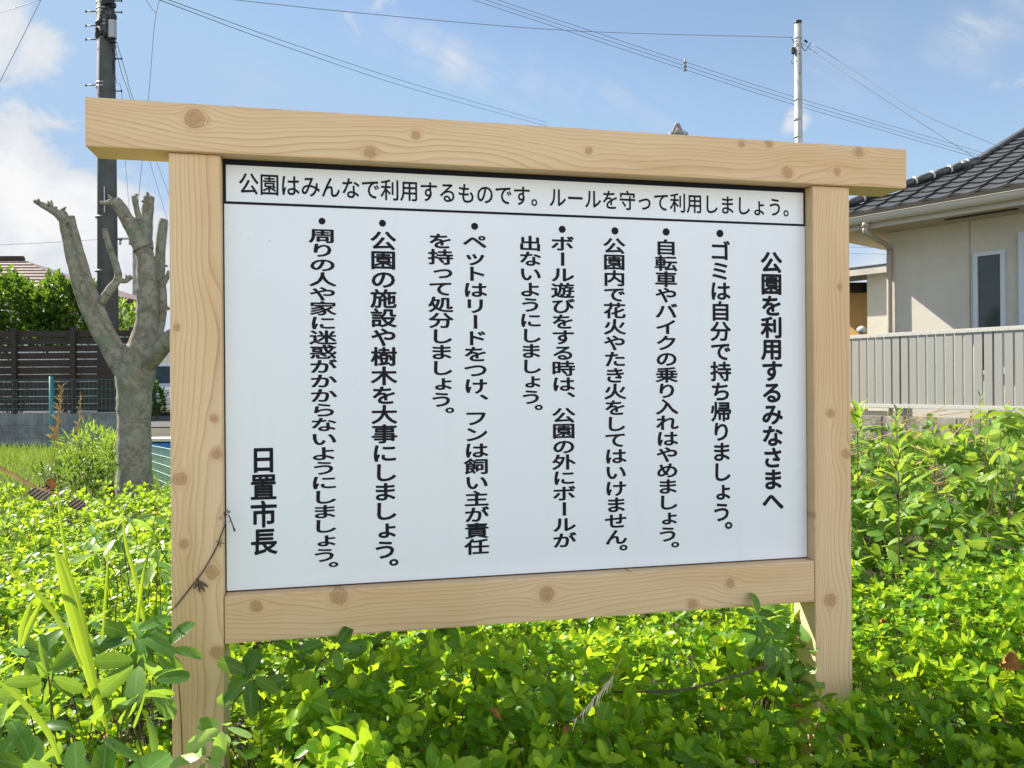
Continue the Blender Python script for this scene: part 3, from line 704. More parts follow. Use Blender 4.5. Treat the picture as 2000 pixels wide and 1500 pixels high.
def stalk(label, foot, top, d, n, L):
    e = empty('seed_stalk', rd((foot[0] - 1000) / FPX * d, d, float(ground_z(*rd((foot[0] - 1000) / FPX * d, d).xy))), label, 'grass stalk', 'dry seed stalks before the dark fence')
    A, B = at(*foot, d), at(*top, d); mb = MB(); mb.tube([A, A.lerp(B, .5) + RT * .01, B], [.003, .0025, .001], 5); mb.build('stem', M['dry'], e)
    hd = MB()
    for i in range(n):
        u = .38 + .62 * i / n; p = A.lerp(B, u); s_ = 1 - .6 * (i / n); q = Vector((random.uniform(-1, 1), random.uniform(-1, 1), random.uniform(.6, 1.8))).normalized() * L * s_
        hd.tube([p, p + q * .5, p + q], [.002, .005 * s_ + .002, .0008], 4, False)
    hd.build('seed_head', M['dry'], e)
stalk('tall dry seed stalk in front of the teal fence post', (98, 935), (122, 752), 5.2, 46, .075)
stalk('short thin dry seed stalk nearer the tree', (150, 900), (157, 765), 5.6, 14, .05)

def leafy_weed(label, px, py, d, h, n, L, wr=.22):
    base = at(px, py, d); gz0 = float(ground_z(base.x, base.y)); e = empty('tall_weed', (base.x, base.y, gz0), label, 'weed')
    st = MB(); st.tube([Vector((base.x, base.y, gz0)), base, base + UP * h], [.004, .003, .0015], 5); st.build('stem', M['twig'], e)
    k = np.arange(n); u = k / n; th = k * 2.4; p = np.array(base)[None] + np.array([[0, 0, 1.0]]) * (u * h)[:, None]; el = .5 + .6 * u
    ax = np.stack([np.cos(th) * np.cos(el), np.sin(th) * np.cos(el), np.sin(el)], 1); nr = np.stack([-np.cos(th) * np.sin(el), -np.sin(th) * np.sin(el), np.cos(el)], 1)
    l = L * (1 - .45 * u) * RNG.uniform(.8, 1.2, n)
    leaf_mesh('foliage', p, ax, nr, l, l * wr, RNG.uniform(.4, 1, n), M['weed'], e, .35, .3, (.15, .4, .7), (.6, 1, .7))
leafy_weed('lance leaved weed rising right of the right post', 1755, 960, 3.4, .19, 16, .17, .2)
leafy_weed('small lance leaved weed by the block wall under the fence', 1752, 850, 5.2, .16, 12, .12)
leafy_weed('slender weed standing in front of the slatted fence', 1915, 840, 5.4, .24, 12, .085)
leafy_weed('bushy broad weed against the right post by the block wall', 1675, 850, 4.6, .16, 14, .14, .35)
leafy_weed('upright weed near the foot of the block wall, centre right', 1825, 870, 5.6, .14, 12, .09)

tangle = empty('dry_twigs', rd(2.9, 6.0, .8), 'tangle of dry twigs lying over the climbers at the wall foot', 'twigs'); tg = MB()
for i in range(150):
    d = RNG.uniform(4.6, 6.6); r = RNG.uniform(.36, .68) * d; q = rd(r, d); z = float(ground_z(q.x, q.y)) + .42 + RNG.normal(0, .05)
    a = Vector((q.x, q.y, z)); v = Vector((RNG.normal(), RNG.normal(), RNG.normal(0, .35))).normalized() * RNG.uniform(.1, .3)
    tg.tube([a - v, a + UP * RNG.uniform(-.02, .05), a + v], [.0035, .003, .0015], 4, False)
tg.build('twigs', M['dry'], tangle)
# lawn and scrubby weeds left
def tufts(name, label_kind, inside, lo, hi, n, L, wd, mtl, zfn, lean=.5, stuff=True):
    p = scatter(inside, lo, hi, n); m_ = len(p); z = zfn(p[:, 0], p[:, 1])
    ax = np.stack([RNG.normal(0, lean, m_), RNG.normal(0, lean, m_), np.ones(m_)], 1); nr = np.cross(ax, rnd_unit(m_))
    l = L * RNG.uniform(.45, 1.3, m_)
    o = leaf_mesh(name, np.column_stack([p, z]), ax, nr, l, wd, np.clip(RNG.normal(.5, .25, m_), 0, 1), M[mtl], None, .45, .2, (.4,), (.9,))
    return tag(o, kind='stuff')
tufts('lawn_grass', 0, lambda x, y: (plan(x, y)[0] < -.26 * plan(x, y)[1]) & (plan(x, y)[0] > -.80 * plan(x, y)[1]) & (plan(x, y)[1] > 4.6) & (plan(x, y)[1] < 10.6), (-8.5, 2), (1, 10.5), 90000, .17, .007, 'lawn', ground_z)
tufts('lawn_grass', 0, lambda x, y: (plan(x, y)[0] > .36 * plan(x, y)[1]) & (plan(x, y)[0] < .8 * plan(x, y)[1]) & (plan(x, y)[1] > 3.2) & (plan(x, y)[1] < 7.4), (1, 0), (6.5, 6), 9000, .2, .008, 'weed', ground_z)
tufts('lawn_grass', 0, lambda x, y: (plan(x, y)[0] > -.26 * plan(x, y)[1]) & (plan(x, y)[0] < .36 * plan(x, y)[1]) & (plan(x, y)[1] > 3.2) & (plan(x, y)[1] < 15.5), (-4, 1), (8, 14.5), 90000, .2, .009, 'lawn', ground_z)
wn = 9000; wr_, wd_ = RNG.uniform(-15, 15, wn), RNG.uniform(44, 50, wn); wz_ = RNG.uniform(.2, 1, wn) ** .8 * (4.6 + 1.3 * np.sin(wr_ * .55) + .8 * np.sin(wr_ * 1.7))
wp = np.array(CAM)[None] * np.array([[1, 1, 0]]) + np.array(RT)[None] * wr_[:, None] + np.array(FW)[None] * wd_[:, None] + np.array([[0, 0, 1.0]]) * (wz_ + .4)[:, None]
tag(leaf_mesh('far_woods', wp, rnd_unit(wn), rnd_unit(wn) + np.array([[0, 0, .6]]), RNG.uniform(.4, .9, wn), .4, RNG.uniform(0, 1, wn), M['far_leaf'], None, .3, .3, (.4,), (1.0,)), kind='stuff')   # wood across the fields behind the board
def bushy(label, c, d, sx, sz, n, L, mtl='weed', name='weed_clump', cat='weed', wr=.3, group=None):
    o = at(*c, d); gz0 = float(ground_z(o.x, o.y)); e = empty(name, (o.x, o.y, gz0), label, cat, group)
    q = rnd_unit(n) * (RNG.uniform(.25, 1, n) ** .5)[:, None]; q[:, 2] = np.abs(q[:, 2]) if sz < 0 else q[:, 2]
    p = np.array(o)[None] + q * np.array([[sx, sx, abs(sz)]]) * (1 + .25 * np.sin(q[:, :1] * 7 + 3 * q[:, 2:3]))
    ax = q * .8 + rnd_unit(n) * .7 + np.array([[0, 0, .35]]); nr = rnd_unit(n) + np.array([[0, 0, 1.0]])
    l = L * RNG.uniform(.6, 1.3, n)
    leaf_mesh('foliage', p, ax, nr, l, l * wr, np.clip(RNG.normal(.5, .25, n), 0, 1), M[mtl], e, .3, .3, (.4,), (1.0,))
    st = MB()
    for i in range(10):
        st.tube([Vector((o.x, o.y, gz0)), Vector(p[i * 7 % n])], [.008, .003], 4, False)
    st.build('stems', M['twig'], e)
    return e
bushy('feathery pale green weed clump left of the tree foot', (185, 872), 7.6, .28, .19, 900, .075, wr=.14)
bushy('low weed clump against the grey block wall, left of the tree', (222, 884), 7.2, .17, .15, 500, .07, wr=.14)
bushy('dark round weed in the shade of the left azalea bed', (150, 925), 6.0, .25, .12, 500, .06, 'far_leaf')

# ------------------------------------------------------------------ vine on the left post
vine = empty('dead_vine', on_plane(325, 1240, (0, -.02, 0), (0, 1, 0)), 'thin dark dead vine twining up the left post onto the panel edge', 'vine')
def onpost(px, py, y=-.004): return on_plane(px, py, (0, y, 0), (0, 1, 0))
V_ = smooth_path([onpost(325, 1265, -.02), onpost(313, 1235, -.02), onpost(322, 1205, -.012), onpost(345, 1182), onpost(372, 1148), onpost(395, 1118), onpost(420, 1075), onpost(432, 1045), onpost(440, 1020), onpost(438, 1000)], 5)
MB().tube(V_, .0016, 6).build('stem', M['vine'], vine)
V2 = smooth_path([onpost(439, 1003), onpost(447, 1008), onpost(453, 1022), onpost(459, 1038)], 4)
MB().tube(V2, [.0016] * (len(V2) - 2) + [.0028, .0018], 6).build('shoot_tip', M['vine'], vine)
lf = MB()
for (cx, cy, pr, w) in [(388, 1135, [(20, 12), (12, 22), (2, 24), (-10, 16), (-4, -6)], .006), (430, 1060, [(-10, -4), (10, 2), (2, 11), (-6, 8), (5, -8)], .002), (443, 1000, [(8, -4), (6, 3), (9, 0), (2, -8)], .002), (433, 1013, [(-8, -2), (-6, 4), (-3, -7)], .0015), (449, 1016, [(-2, 6), (-5, 3)], .0015)]:
    c = onpost(cx, cy, -.006)
    for dx, dy in pr:
        tip = onpost(cx + dx, cy + dy, -.012); P = [c.lerp(tip, i / 5) for i in range(6)]; ribbon(lf, P, [w * s_ for s_ in (.3, .8, 1, .9, .6, .1)], (UP + RT).normalized() if abs(dx) > abs(dy) else RT)
lf.build('curled_leaves', M['vine'], vine)

# bare twigs and a dry grass panicle in front of the shaded shrub
tw = MB(); tw.tube(smooth_path([at(1195, 1352, 1.86), at(1330, 1347, 1.83), at(1420, 1325, 1.84), at(1500, 1300, 1.9)], 6), .0026, 5)
tag(tw.build('bare_twig', M['vine']), 'dark bare twig arching under the right half of the rail', 'twig')
pn = empty('grass_panicle', at(1215, 1290, 1.7), 'pale dried grass panicle drooping before the shaded shrub', 'grass stalk')
P = smooth_path([at(1215, 1285, 1.72), at(1190, 1330, 1.68), at(1155, 1370, 1.64), at(1122, 1408, 1.6)], 8)
MB().tube(P, [.0011] * len(P), 4).build('stem', M['dry'], pn)
hd = MB()
for i in range(60):
    p = Vector(P[min(len(P) - 1, int(6 + (len(P) - 7) * random.random()))]); q = Vector((random.uniform(-.3, .3), random.uniform(-.3, .3), random.uniform(-.9, .1))) * .022 + (Vector(P[-1]) - Vector(P[-4])) * .6
    hd.tube([p, p + q], [.0011, .0005], 3, False)
hd.build('seed_head', mat('pale_panicle', (.72, .68, .52), .8), pn)

# ------------------------------------------------------------------ pollarded tree
TD = 6.9
tree = empty('pollarded_tree', rd((262 - 1000) / FPX * TD, TD, float(ground_z(*rd((262 - 1000) / FPX * TD, TD).xy)) - .02), 'bare pollarded tree with lopped grey limbs left of the board', 'tree')
LIMB = []
def limb(ctrl, mb, cut=None, seed=1, n=14):
    """ctrl: (px, py, radius px, depth offset)"""
    C = [(*at(px, py, TD + dd), rp * TD / FPX) for px, py, rp, dd in ctrl]; S_ = smooth_path(C, 7)
    pts = [Vector(s_[:3]) for s_ in S_]; rr = random.Random(seed)
    rad = [max(.004, .93 * s_[3] * (1 + .03 * math.sin(i * .9 + seed) + rr.uniform(-.025, .025))) for i, s_ in enumerate(S_)]
    mb.tube(pts, rad, n, True, .025, True, seed); LIMB.extend(zip(pts, rad))
    if cut is not None:
        d = (pts[-1] - pts[-2]).normalized(); cut.tube([pts[-1] - d * .004, pts[-1] + d * .006], [rad[-1] * .95, rad[-1] * .86], n, True, .06, False, seed)
cut = MB()
trunk = MB(); limb([(262, 1085, 46, 0), (262, 1010, 39, 0), (263, 930, 35, 0), (262, 850, 33, 0), (262, 780, 34, 0), (266, 725, 38, 0), (276, 685, 32, 0), (285, 640, 23, 0), (288, 580, 20.5, 0), (285, 520, 18.5, 0), (280, 478, 16.5, 0)], trunk, None, 3, 20)
trunk.build('trunk', M['bark'], tree)
def branch(*specs, seed=1):
    mb = MB()
    for i, c in enumerate(specs): limb(c, mb, cut, seed + i)
    return mb.build('limb', M['bark'], tree)
branch([(262, 760, 22, 0), (238, 715, 23, -.02), (211, 676, 17, -.05), (184, 632, 14.5, -.1), (161, 580, 13, -.14), (144, 520, 11.5, -.18), (132, 465, 11, -.2), (125, 428, 10.5, -.22), (119, 414, 9, -.22)],
       [(126, 430, 10, -.22), (108, 414, 8, -.24), (90, 404, 7, -.26), (68, 393, 4, -.28)], [(93, 406, 5, -.26), (101, 399, 4, -.27)], seed=11)
branch([(246, 706, 14, .05), (221, 662, 12, .02), (199, 615, 10.5, 0), (177, 560, 9, 0), (160, 505, 8.5, 0), (146, 455, 8, 0), (138, 424, 8, 0)], seed=21)
branch([(196, 592, 9, 0), (213, 568, 9, .02), (230, 545, 8, .03), (228, 522, 7, .03), (217, 490, 6, .04), (209, 465, 6, .05), (205, 449, 6, .05)], [(230, 545, 7, .03), (244, 549, 5, .04), (256, 540, 6, .05)], seed=31)
branch([(280, 485, 22, 0), (266, 458, 17, -.02), (248, 428, 14, -.06), (232, 402, 13, -.1), (222, 392, 12, -.12)], [(222, 394, 8, -.12), (207, 397, 5, -.13), (196, 396, 4, -.14)], seed=41)
branch([(281, 485, 19, 0), (284, 450, 14, .02), (288, 415, 12, .04), (291, 385, 11, .05)], [(284, 450, 7, .0), (270, 420, 6, -.03), (262, 384, 6, -.05)], seed=51)
branch([(290, 700, 18, 0), (309, 645, 12, .1), (316, 590, 11, .12), (312, 540, 11, .15), (313, 490, 11, .15), (319, 430, 10, .18)], [(313, 560, 7, .12), (325, 545, 5, .1), (330, 530, 4, .1)], seed=61)
branch([(278, 715, 24, 0), (305, 690, 19, -.1), (335, 660, 17, -.2), (370, 630, 15, -.3), (395, 560, 13, -.3)], seed=71)
cut.build('cut_faces', M['cutwood'], tree)
rr = random.Random(5)
for p, r_ in rr.sample([q for q in LIMB if q[1] < .11], 46):
    q = Vector((rr.uniform(-1, 1), rr.uniform(-1, .4), rr.uniform(-.3, .8))).normalized(); L_ = rr.uniform(.012, .04)
    sp = MB(); sp.tube([p + q * r_ * .6, p + q * (r_ + L_ * .6), p + q * (r_ + L_)], [.016, .009, .004], 5, True, .2); sp.build('spur', M['bark'], tree)

# ------------------------------------------------------------------ poles and wires
def pole(name, label, px, ytop, d, r_top, r_bot, mtl, ybot=None):
    top = at(px, ytop, d); gz0 = float(ground_z(top.x, top.y)); e = empty(name, (top.x, top.y, gz0 - .1), label, 'utility pole')
    MB().tube([Vector((top.x, top.y, gz0 - .3)), top.lerp(Vector((top.x, top.y, gz0)), .5), top], [r_bot, (r_top + r_bot) / 2, r_top], 24).build('shaft', mtl, e)
    return e, top
P1D = 14.0
p1, p1top = pole('utility_pole', 'dark concrete utility pole with metal bands behind the pollarded tree', 205.5, -160, P1D, .128, .178, M['poledark'])
def p1r(py): return .128 + (.178 - .128) * (py + 160) / (1000 + 160)
for py in (20, 27, 45, 52, 78, 165, 172, 425, 530, 607, 620, 8, 0):
    c = at(205.5, py, P1D); MB().tube([c - UP * .012, c + UP * .012], p1r(py) + .006, 20).build('band', M['steel'], p1)
for py, s_ in ((50, -1), (77, -1), (166, -1), (22, -1), (24, 1), (115, 1), (178, 1), (468, 1), (2, 1)):
    c = at(205.5, py, P1D); stepm = MB(); stepm.tube([c + RT * s_ * .1, c + RT * s_ * (.33 if s_ < 0 else .28)], .010, 6); stepm.tube([c + RT * s_ * (.33 if s_ < 0 else .28) - UP * .02, c + RT * s_ * (.33 if s_ < 0 else .28) + UP * .02], .012, 6); stepm.build('step_bolt', M['black'], p1)
c = at(220, 57, P1D - .16); MB().obox(c, RT * .05, FW * .05, UP * .15, .008).build('junction_box', M['steel'], p1)
clut = MB(); rr = random.Random(3)
for i in range(46):
    c = at(205.5 + rr.uniform(-16, 19), rr.uniform(-10, 82), P1D - .12 + rr.uniform(-.06, .06)); clut.obox(c, RT * rr.uniform(.01, .035), FW * .03, UP * rr.uniform(.01, .05))
for i in range(9):
    c = at(222 + rr.uniform(-2, 3), 78 + i * 8, P1D - .05); clut.tube([c, c + RT * .03 + UP * .03, c + UP * .06], .008, 5)
clut.build('cable_fittings', M['black'], p1)
MB().box(tuple(at(204, 390, P1D - .175) - Vector((.008, .008, .22))), tuple(at(204, 390, P1D - .175) + Vector((.008, .008, .22)))).build('cable_cover', M['steel'], p1)

p3, _ = pole('utility_pole', 'slim grey pole far behind, between the pollarded limbs', 263, 425, 34, .10, .13, M['concrete'])
arm = MB(); c = at(263, 466, 34); arm.obox(c, RT * .7, FW * .04, UP * .04); arm.build('cross_arm', M['steel'], p3)
ins = MB()
for k in (-.6, -.2, .2, .6): ins.tube([c + RT * k, c + RT * k - UP * .25], [.04, .05], 8)
ins.build('insulators', M['concrete'], p3)

P2D = 17.0
p2, p2top = pole('utility_pole', 'slim pale steel pole with black cap above the beam at right', 1558.5, 47, P2D, .072, .083, M['polelight'])
MB().tube([p2top - UP * .0, p2top + UP * .06], .076, 20).build('cap', M['black'], p2)
for py in (75, 88, 92, 195, 234, 268): c = at(1558.5, py, P2D); MB().tube([c - UP * .012, c + UP * .012], .083, 18).build('band', M['steel'], p2)
c = at(1549.5, 99, P2D - .02); MB().obox(c, RT * .035, FW * .04, UP * .065, .01).build('terminal_box', M['black'], p2)
h = MB()
for px, py in ((1555, 118), (1555, 156), (1562, 142), (1562, 105), (1554, 231)): c = at(px, py, P2D - .085); h.tube([c, c + FW * .02], .012, 8)
h.build('bolt_holes', M['black'], p2)
lp = MB(); lp.tube(smooth_path([at(1564, 74, P2D), at(1567, 92, P2D), at(1573, 99, P2D), at(1578, 92, P2D), at(1584, 84, P2D)], 5), .008, 5)
lp.tube(smooth_path([at(1546, 73, P2D), at(1550, 82, P2D), at(1554, 90, P2D)], 4), .008, 5); lp.tube(smooth_path([at(1550, 108, P2D), at(1546, 118, P2D), at(1548, 125, P2D), at(1553, 122, P2D)], 4), .005, 5)
lp.tube([at(1571, 78, P2D), at(1577, 83, P2D)], .022, 8)
lp.build('cable_loops', M['black'], p2)
# pole head that shows just above the beam
ph, pt = pole('utility_pole', 'white conical pole head peeping over the middle of the beam', 1325, 262, 38, .16, .2, M['concrete'])
hd = MB(); o = at(1323, 262, 38)
for k in (-1, 1): hd.tube(smooth_path([o + RT * .20 * k, o + RT * .15 * k + UP * .22, o + UP * .52], 5), [.075] * 10 + [.04], 8)
hd.tube([o - UP * .1, o + UP * .26], [.26, .12], 10); hd.build('pole_head', M['concrete'], ph)
hd = MB()
for k, hh in ((-.32, .1), (.33, .16), (.45, .08)): hd.tube([o + RT * k - UP * .1, o + RT * k + UP * hh], [.07, .05], 8)
hd.build('insulators', M['steel'], ph)

def wire(label, pts, rad, group='overhead wires', drop=None, name='overhead_wire'):
    P = [at(*p) for p in pts]; path = sag(P[0], P[1], drop) if drop is not None else smooth_path(P, 10)
    return tag(MB().tube(path, rad * .58, 6).build(name, M['wire']), label, 'wire', group)
wire('wire crossing the top left corner towards the left edge', [(-120, 62, 12), (30, 15, 12), (170, -30, 12)], .008)
wire('steep wire falling from the top edge to the left edge over the cloud', [(110, -50, 12), (80, 0, 12), (40, 80, 12), (-40, 238, 12)], .008)
wire('steep stay wire joining a Y fork above the left end of the beam', [(330, -40, 11), (305, 27, 11), (290, 192, 11), (268, 420, 11), (262, 560, 11)], .007)
wire('short left arm of the Y fork above the left end of the beam', [(262, -40, 11), (285, 0, 11), (305, 27, 11)], .007)
wire('upper of two long wires falling from the top left to the beam middle', [(280, -18, 13), (560, 82, 20), (820, 168, 28), (1070, 240, 40)], .014)
wire('lower of two long wires falling from the top left to the beam middle', [(280, -12, 13), (560, 92, 20), (820, 178, 28), (1070, 247, 40)], .014)
wire('nearly level wire running to the pale steel pole', [(300, -18, 13), (700, 25, 14), (1120, 60, 15.5), (1546, 73, 17)], .010)
for k, nm in enumerate(('topmost', 'middle', 'lowest')):
    wire(nm + ' of three parallel wires descending behind the pale steel pole', [(900, -24 + 8 * k, 20), (1338, 121 + 7.5 * k, 22), (1560, 192 + 7.5 * k, 24), (1935, 303 + 6.5 * k, 28)], .011)
spc = MB(); spc.tube([at(1338, 114, 21.9), at(1338, 138, 21.9)], .02, 6)
for k in range(3): spc.tube([at(1335, 122 + 7.5 * k, 21.9), at(1341, 122 + 7.5 * k, 21.9)], .03, 6)
tag(spc.build('wire_spacer', M['wire']), 'small spacer clamp across the three parallel wires', 'wire spacer')
wire('inner wire dropping steeply from the steel pole to the tiled roof', [(1566, 84, 17), (1660, 150, 16), (1780, 228, 15), (1930, 325, 14)], .010)
wire('outer wire dropping from the steel pole to the tiled roof', [(1584, 84, 17), (1690, 152, 16), (1800, 222, 15), (1960, 290, 14)], .008)
wire('bundle wire leaving the dark pole, nearest the pole', [(224, 88, 14), (240, 150, 15), (262, 215, 17), (330, 440, 30)], .010)
wire('bundle wire leaving the dark pole, outermost', [(228, 82, 14), (248, 150, 15), (268, 215, 17), (345, 420, 30)], .010)
wire('loose drooping cable beside the dark pole', [(222, 130, 14), (228, 160, 14.5), (238, 185, 15), (246, 330, 18), (258, 470, 30)], .008)
wire('thin far wire crossing behind the dark pole at roof height', [(-60, 481, 30), (90, 474, 32), (190, 468, 34), (262, 464, 34)], .014)
wire('upper far wire seen below the house eave', [(1560, 478, 40), (1790, 484, 40)], .014, drop=.05)
wire('lower far wire seen below the house eave', [(1560, 491, 40), (1790, 496, 40)], .014, drop=.05)

# ------------------------------------------------------------------ left background
def seg_fence(P0, P1): 
    d = (P1 - P0); L = d.length; return d.normalized(), L
FD = 12.4
A = at(-420, 645, FD); B = at(262, 645, FD - .2); A.z = B.z = 0; fd, fl = seg_fence(A, B); fn_ = fd.cross(UP)
ztop = at(130, 646, FD).z; zbot = at(130, 802, FD).z
wf = empty('slatted_fence', (A + B) / 2 + UP * zbot, 'dark brown fence of horizontal boards on a grey block wall', 'fence')
nb = 11; hh = (ztop - zbot) / nb; sl = MB()
for k in range(nb):
    z = zbot + hh * (k + .5); sl.obox((A + B) / 2 + UP * z, fd * fl / 2, fn_ * .012, UP * (hh / 2 - (.010 if k > 6 else .005)), 0)
sl.build('boards', M['darkwood'], wf)
for k in range(7):
    p = A + fd * (fl * k / 6); MB().obox(p + UP * (ztop + zbot) / 2 - fn_ * -.05, fd * .035, fn_ * .03, UP * (ztop - zbot + .06) / 2).build('post', M['darkwood'], wf)
bw = empty('block_wall', (A + B) / 2, 'low grey concrete block wall under the dark board fence', 'wall')
def blocks(P0, P1, z0, z1, bl, bh, th, mtl, parent, cap=False):
    d, L = seg_fence(P0, P1); n = d.cross(UP); mb = MB(); rows = max(1, round((z1 - z0) / bh)); h = (z1 - z0) / rows
    for j in range(rows):
        x = -(bl / 2 if j % 2 else 0)
        while x < L:
            a, b = max(0, x + .004), min(L, x + bl - .004)
            if b > a: mb.obox(P0 + d * (a + b) / 2 + UP * (z0 + h * (j + .5)), d * (b - a) / 2, n * th, UP * (h / 2 - .004), .004)
            x += bl
    mb.obox(P0 + d * L / 2 + UP * (z0 + z1) / 2, d * L / 2, n * (th - .008), UP * (z1 - z0 - .012) / 2)
    mb.build('blocks', mtl, parent)
blocks(A, B, .15, zbot - .02, .4, .2, .06, M['block'], bw)
# green wire mesh fence before it
GD = 10.6
A2 = at(-300, 700, GD); B2 = at(238, 700, GD); A2.z = B2.z = 0; d2, L2 = seg_fence(A2, B2)
mf = empty('mesh_fence', (A2 + B2) / 2 + UP * .4, 'teal wire mesh fence with round posts before the dark fence', 'fence')
zt, zb = at(100, 742, GD).z, at(100, 872, GD).z
wm = MB(); x = 0
while x < L2: wm.tube([A2 + d2 * x + UP * zb, A2 + d2 * x + UP * zt], .0022, 3, False); x += .055
for k in range(8):
    z = zb + (zt - zb) * k / 7; wm.tube([A2 + UP * z, B2 + UP * z], .0028, 4, False)
wm.build('wire_panel', M['mesh'], mf)
for px in (-180, 100, 238):
    p = at(px, 735, GD - .03); MB().tube([Vector((p.x, p.y, .2)), p], .026, 10).build('post', M['teal'], mf)
# second piece of mesh running towards the board
A3, B3 = at(285, 868, 8.6), at(372, 885, 6.2); za, zb_ = A3.z, B3.z
m2 = empty('mesh_fence', (A3 + B3) / 2 - UP * .5, 'pale wire mesh fence beside the tree foot and left post', 'fence'); wm = MB()
for k in range(60):
    p = A3.lerp(B3, k / 59); wm.tube([p, p - UP * .62], .0026, 3, False)
for k in range(9): wm.tube([A3 - UP * .078 * k, B3 - UP * .078 * k], .004, 4, False)
wm.build('wire_panel', M['palemesh'], m2); MB().tube([A3 + UP * .03, A3 - UP * 1.0], .022, 8).build('post', M['palemesh'], m2)
crate = empty('blue_crate', at(318, 905, 9.2) - UP * .16, 'blue plastic crate behind the pale mesh fence', 'crate')
c = at(318, 890, 9.2); cb = MB()
for k in range(4): cb.obox(c + UP * (-.12 + .08 * k), RT * .2, FW * .14, UP * .03, .006)
for sx in (-1, 1):
    for sy in (-1, 1): cb.obox(c + RT * .19 * sx + FW * .13 * sy, RT * .02, FW * .02, UP * .17)
cb.build('slats', M['bluetarp'], crate)
ct = MB(); ct.obox(c + UP * .185, RT * .22, FW * .16, UP * .018, .008); ct.build('lid', M['palewall'], crate)

bushy('dense dark green garden tree above the dark fence, nearest the left edge', (30, 610), 14.5, 1.0, .66, 3600, .12, 'far_leaf', 'garden_tree', 'tree', .6)
bushy('dense garden tree above the dark fence, behind the pollarded limb', (125, 608), 14.2, .62, .56, 2200, .12, 'far_leaf', 'garden_tree', 'tree', .6)
bushy('bright yellow green shrub between the dark pole and tree trunk', (240, 625), 14.6, .28, .36, 700, .09, 'weed', 'garden_tree', 'tree', .5)
bushy('dense garden tree outside the left frame edge', (-90, 600), 14.5, .8, .75, 2200, .12, 'far_leaf', 'garden_tree', 'tree', .6)
bushy('clipped dark green bush by the road beside the parked car', (307, 778), 21, .22, .36, 500, .10, 'far_leaf', 'roadside_bush', 'shrub', .5)
# brown roofed house
hb = empty('house', at(-60, 640, 24) - UP * 2.2, 'house with brown ribbed metal hip roof beyond the garden trees', 'house')
e0, e1 = at(-420, 560, 22), at(150, 560, 22.0); rA, rB = at(-300, 509, 25.5), at(46, 508, 25.5)
rf = MB(); back0, back1 = e0 + FW * 7, e1 + FW * 7
rf.add([e0, e1, rB, rA, back0, back1], [(0, 1, 2, 3), (1, 5, 2), (0, 3, 4), (3, 2, 5, 4), (0, 4, 5, 1)]); roof_b = rf.build('roof', M['brownroof'], hb)
rb = MB()
for k in range(1, 9):
    u = k / 9; a, b = e0.lerp(rA, u), e1.lerp(rB, u); rb.tube([a + UP * .02 - FW * .02, b + UP * .02 - FW * .02], .022, 5)
rb.build('ribs', mat('brown_rib', (.36, .28, .26), .4), roof_b)
cap_ = MB(); cap_.tube([rA + UP * .03, rB + UP * .03], .10, 6); cap_.build('ridge_cap', M['darkwood'], roof_b)
wl = MB(); wl.add([e0 + FW * .7 + RT * .6, e1 + FW * .7 - RT * .6, e1 + FW * 6.3 - RT * .6, e0 + FW * 6.3 + RT * .6] + [Vector((p.x, p.y, .3)) for p in (e0 + FW * .7 + RT * .6, e1 + FW * .7 - RT * .6, e1 + FW * 6.3 - RT * .6, e0 + FW * 6.3 + RT * .6)], [(4, 5, 1, 0), (5, 6, 2, 1), (6, 7, 3, 2), (7, 4, 0, 3)])
wl.build('wall', M['palewall'], hb)
# pale garage by the road
g0 = rd((350 - 1000) / FPX * 31, 31, .6); gg = empty('garage', g0, 'pale garage wall across the road left of the board', 'garage')
gm = MB(); gm.obox(g0 + UP * 1.3, RT * 1.0, FW * 1.5, UP * 1.3); gm.build('wall', M['palewall'], gg)
MB().obox(g0 + UP * 2.68, RT * 1.15, FW * 1.7, UP * .07).build('roof', M['cap'], gg); MB().obox(g0 + UP * 1.05 - FW * 1.51, RT * .7, FW * .02, UP * 1.0).build('door', M['steel'], gg)
# parked car
ce = rd((338 - 1000) / FPX * 25, 25, .67); car = empty('parked_car', ce, 'small white car parked across the road, mostly hidden by the left post', 'car')
def prism(profile, half, c0, fx, fy):
    bm = bmesh.new(); L_ = [bm.verts.new(c0 + fx * x + UP * z - fy * half * (.86 if z > .85 else 1)) for x, z in profile]; R_ = [bm.verts.new(c0 + fx * x + UP * z + fy * half * (.86 if z > .85 else 1)) for x, z in profile]; n = len(profile)
    bm.faces.new(L_); bm.faces.new(R_[::-1])
    for i in range(n): bm.faces.new((L_[i], R_[i], R_[(i + 1) % n], L_[(i + 1) % n]))
    bmesh.ops.recalc_face_normals(bm, faces=bm.faces); bmesh.ops.bevel(bm, geom=bm.edges[:], offset=.03, segments=2, affect='EDGES'); return bm
fx, fy = (RT * .55 - FW * .83).normalized(), (RT * .83 + FW * .55).normalized()
MB().bm(prism([(-1.7, .3), (1.65, .3), (1.75, .55), (1.65, .8), (.9, .92), (-1.65, .95), (-1.75, .6)], .75, ce, fx, fy)).build('body', mat('white_paint', (.75, .76, .78), .25), car)
MB().bm(prism([(-1.5, .93), (.85, .9), (.3, 1.42), (-1.3, 1.45)], .74, ce, fx, fy)).build('cabin', M['glass'], car)
MB().bm(prism([(-1.25, 1.44), (.25, 1.43), (.15, 1.52), (-1.15, 1.53)], .72, ce, fx, fy)).build('roof', M['alu'], car)
for sx in (-1.1, 1.1):
    for sy in (-.7, .7):
        w = MB().tube([ce + fx * sx + fy * (sy - .09) + UP * .3, ce + fx * sx + fy * (sy + .09) + UP * .3], .3, 20).build('wheel', M['black'], car)
        MB().tube([ce + fx * sx + fy * (sy - .1) + UP * .3, ce + fx * sx + fy * (sy + .1) + UP * .3], .19, 14).build('rim', M['steel'], w)
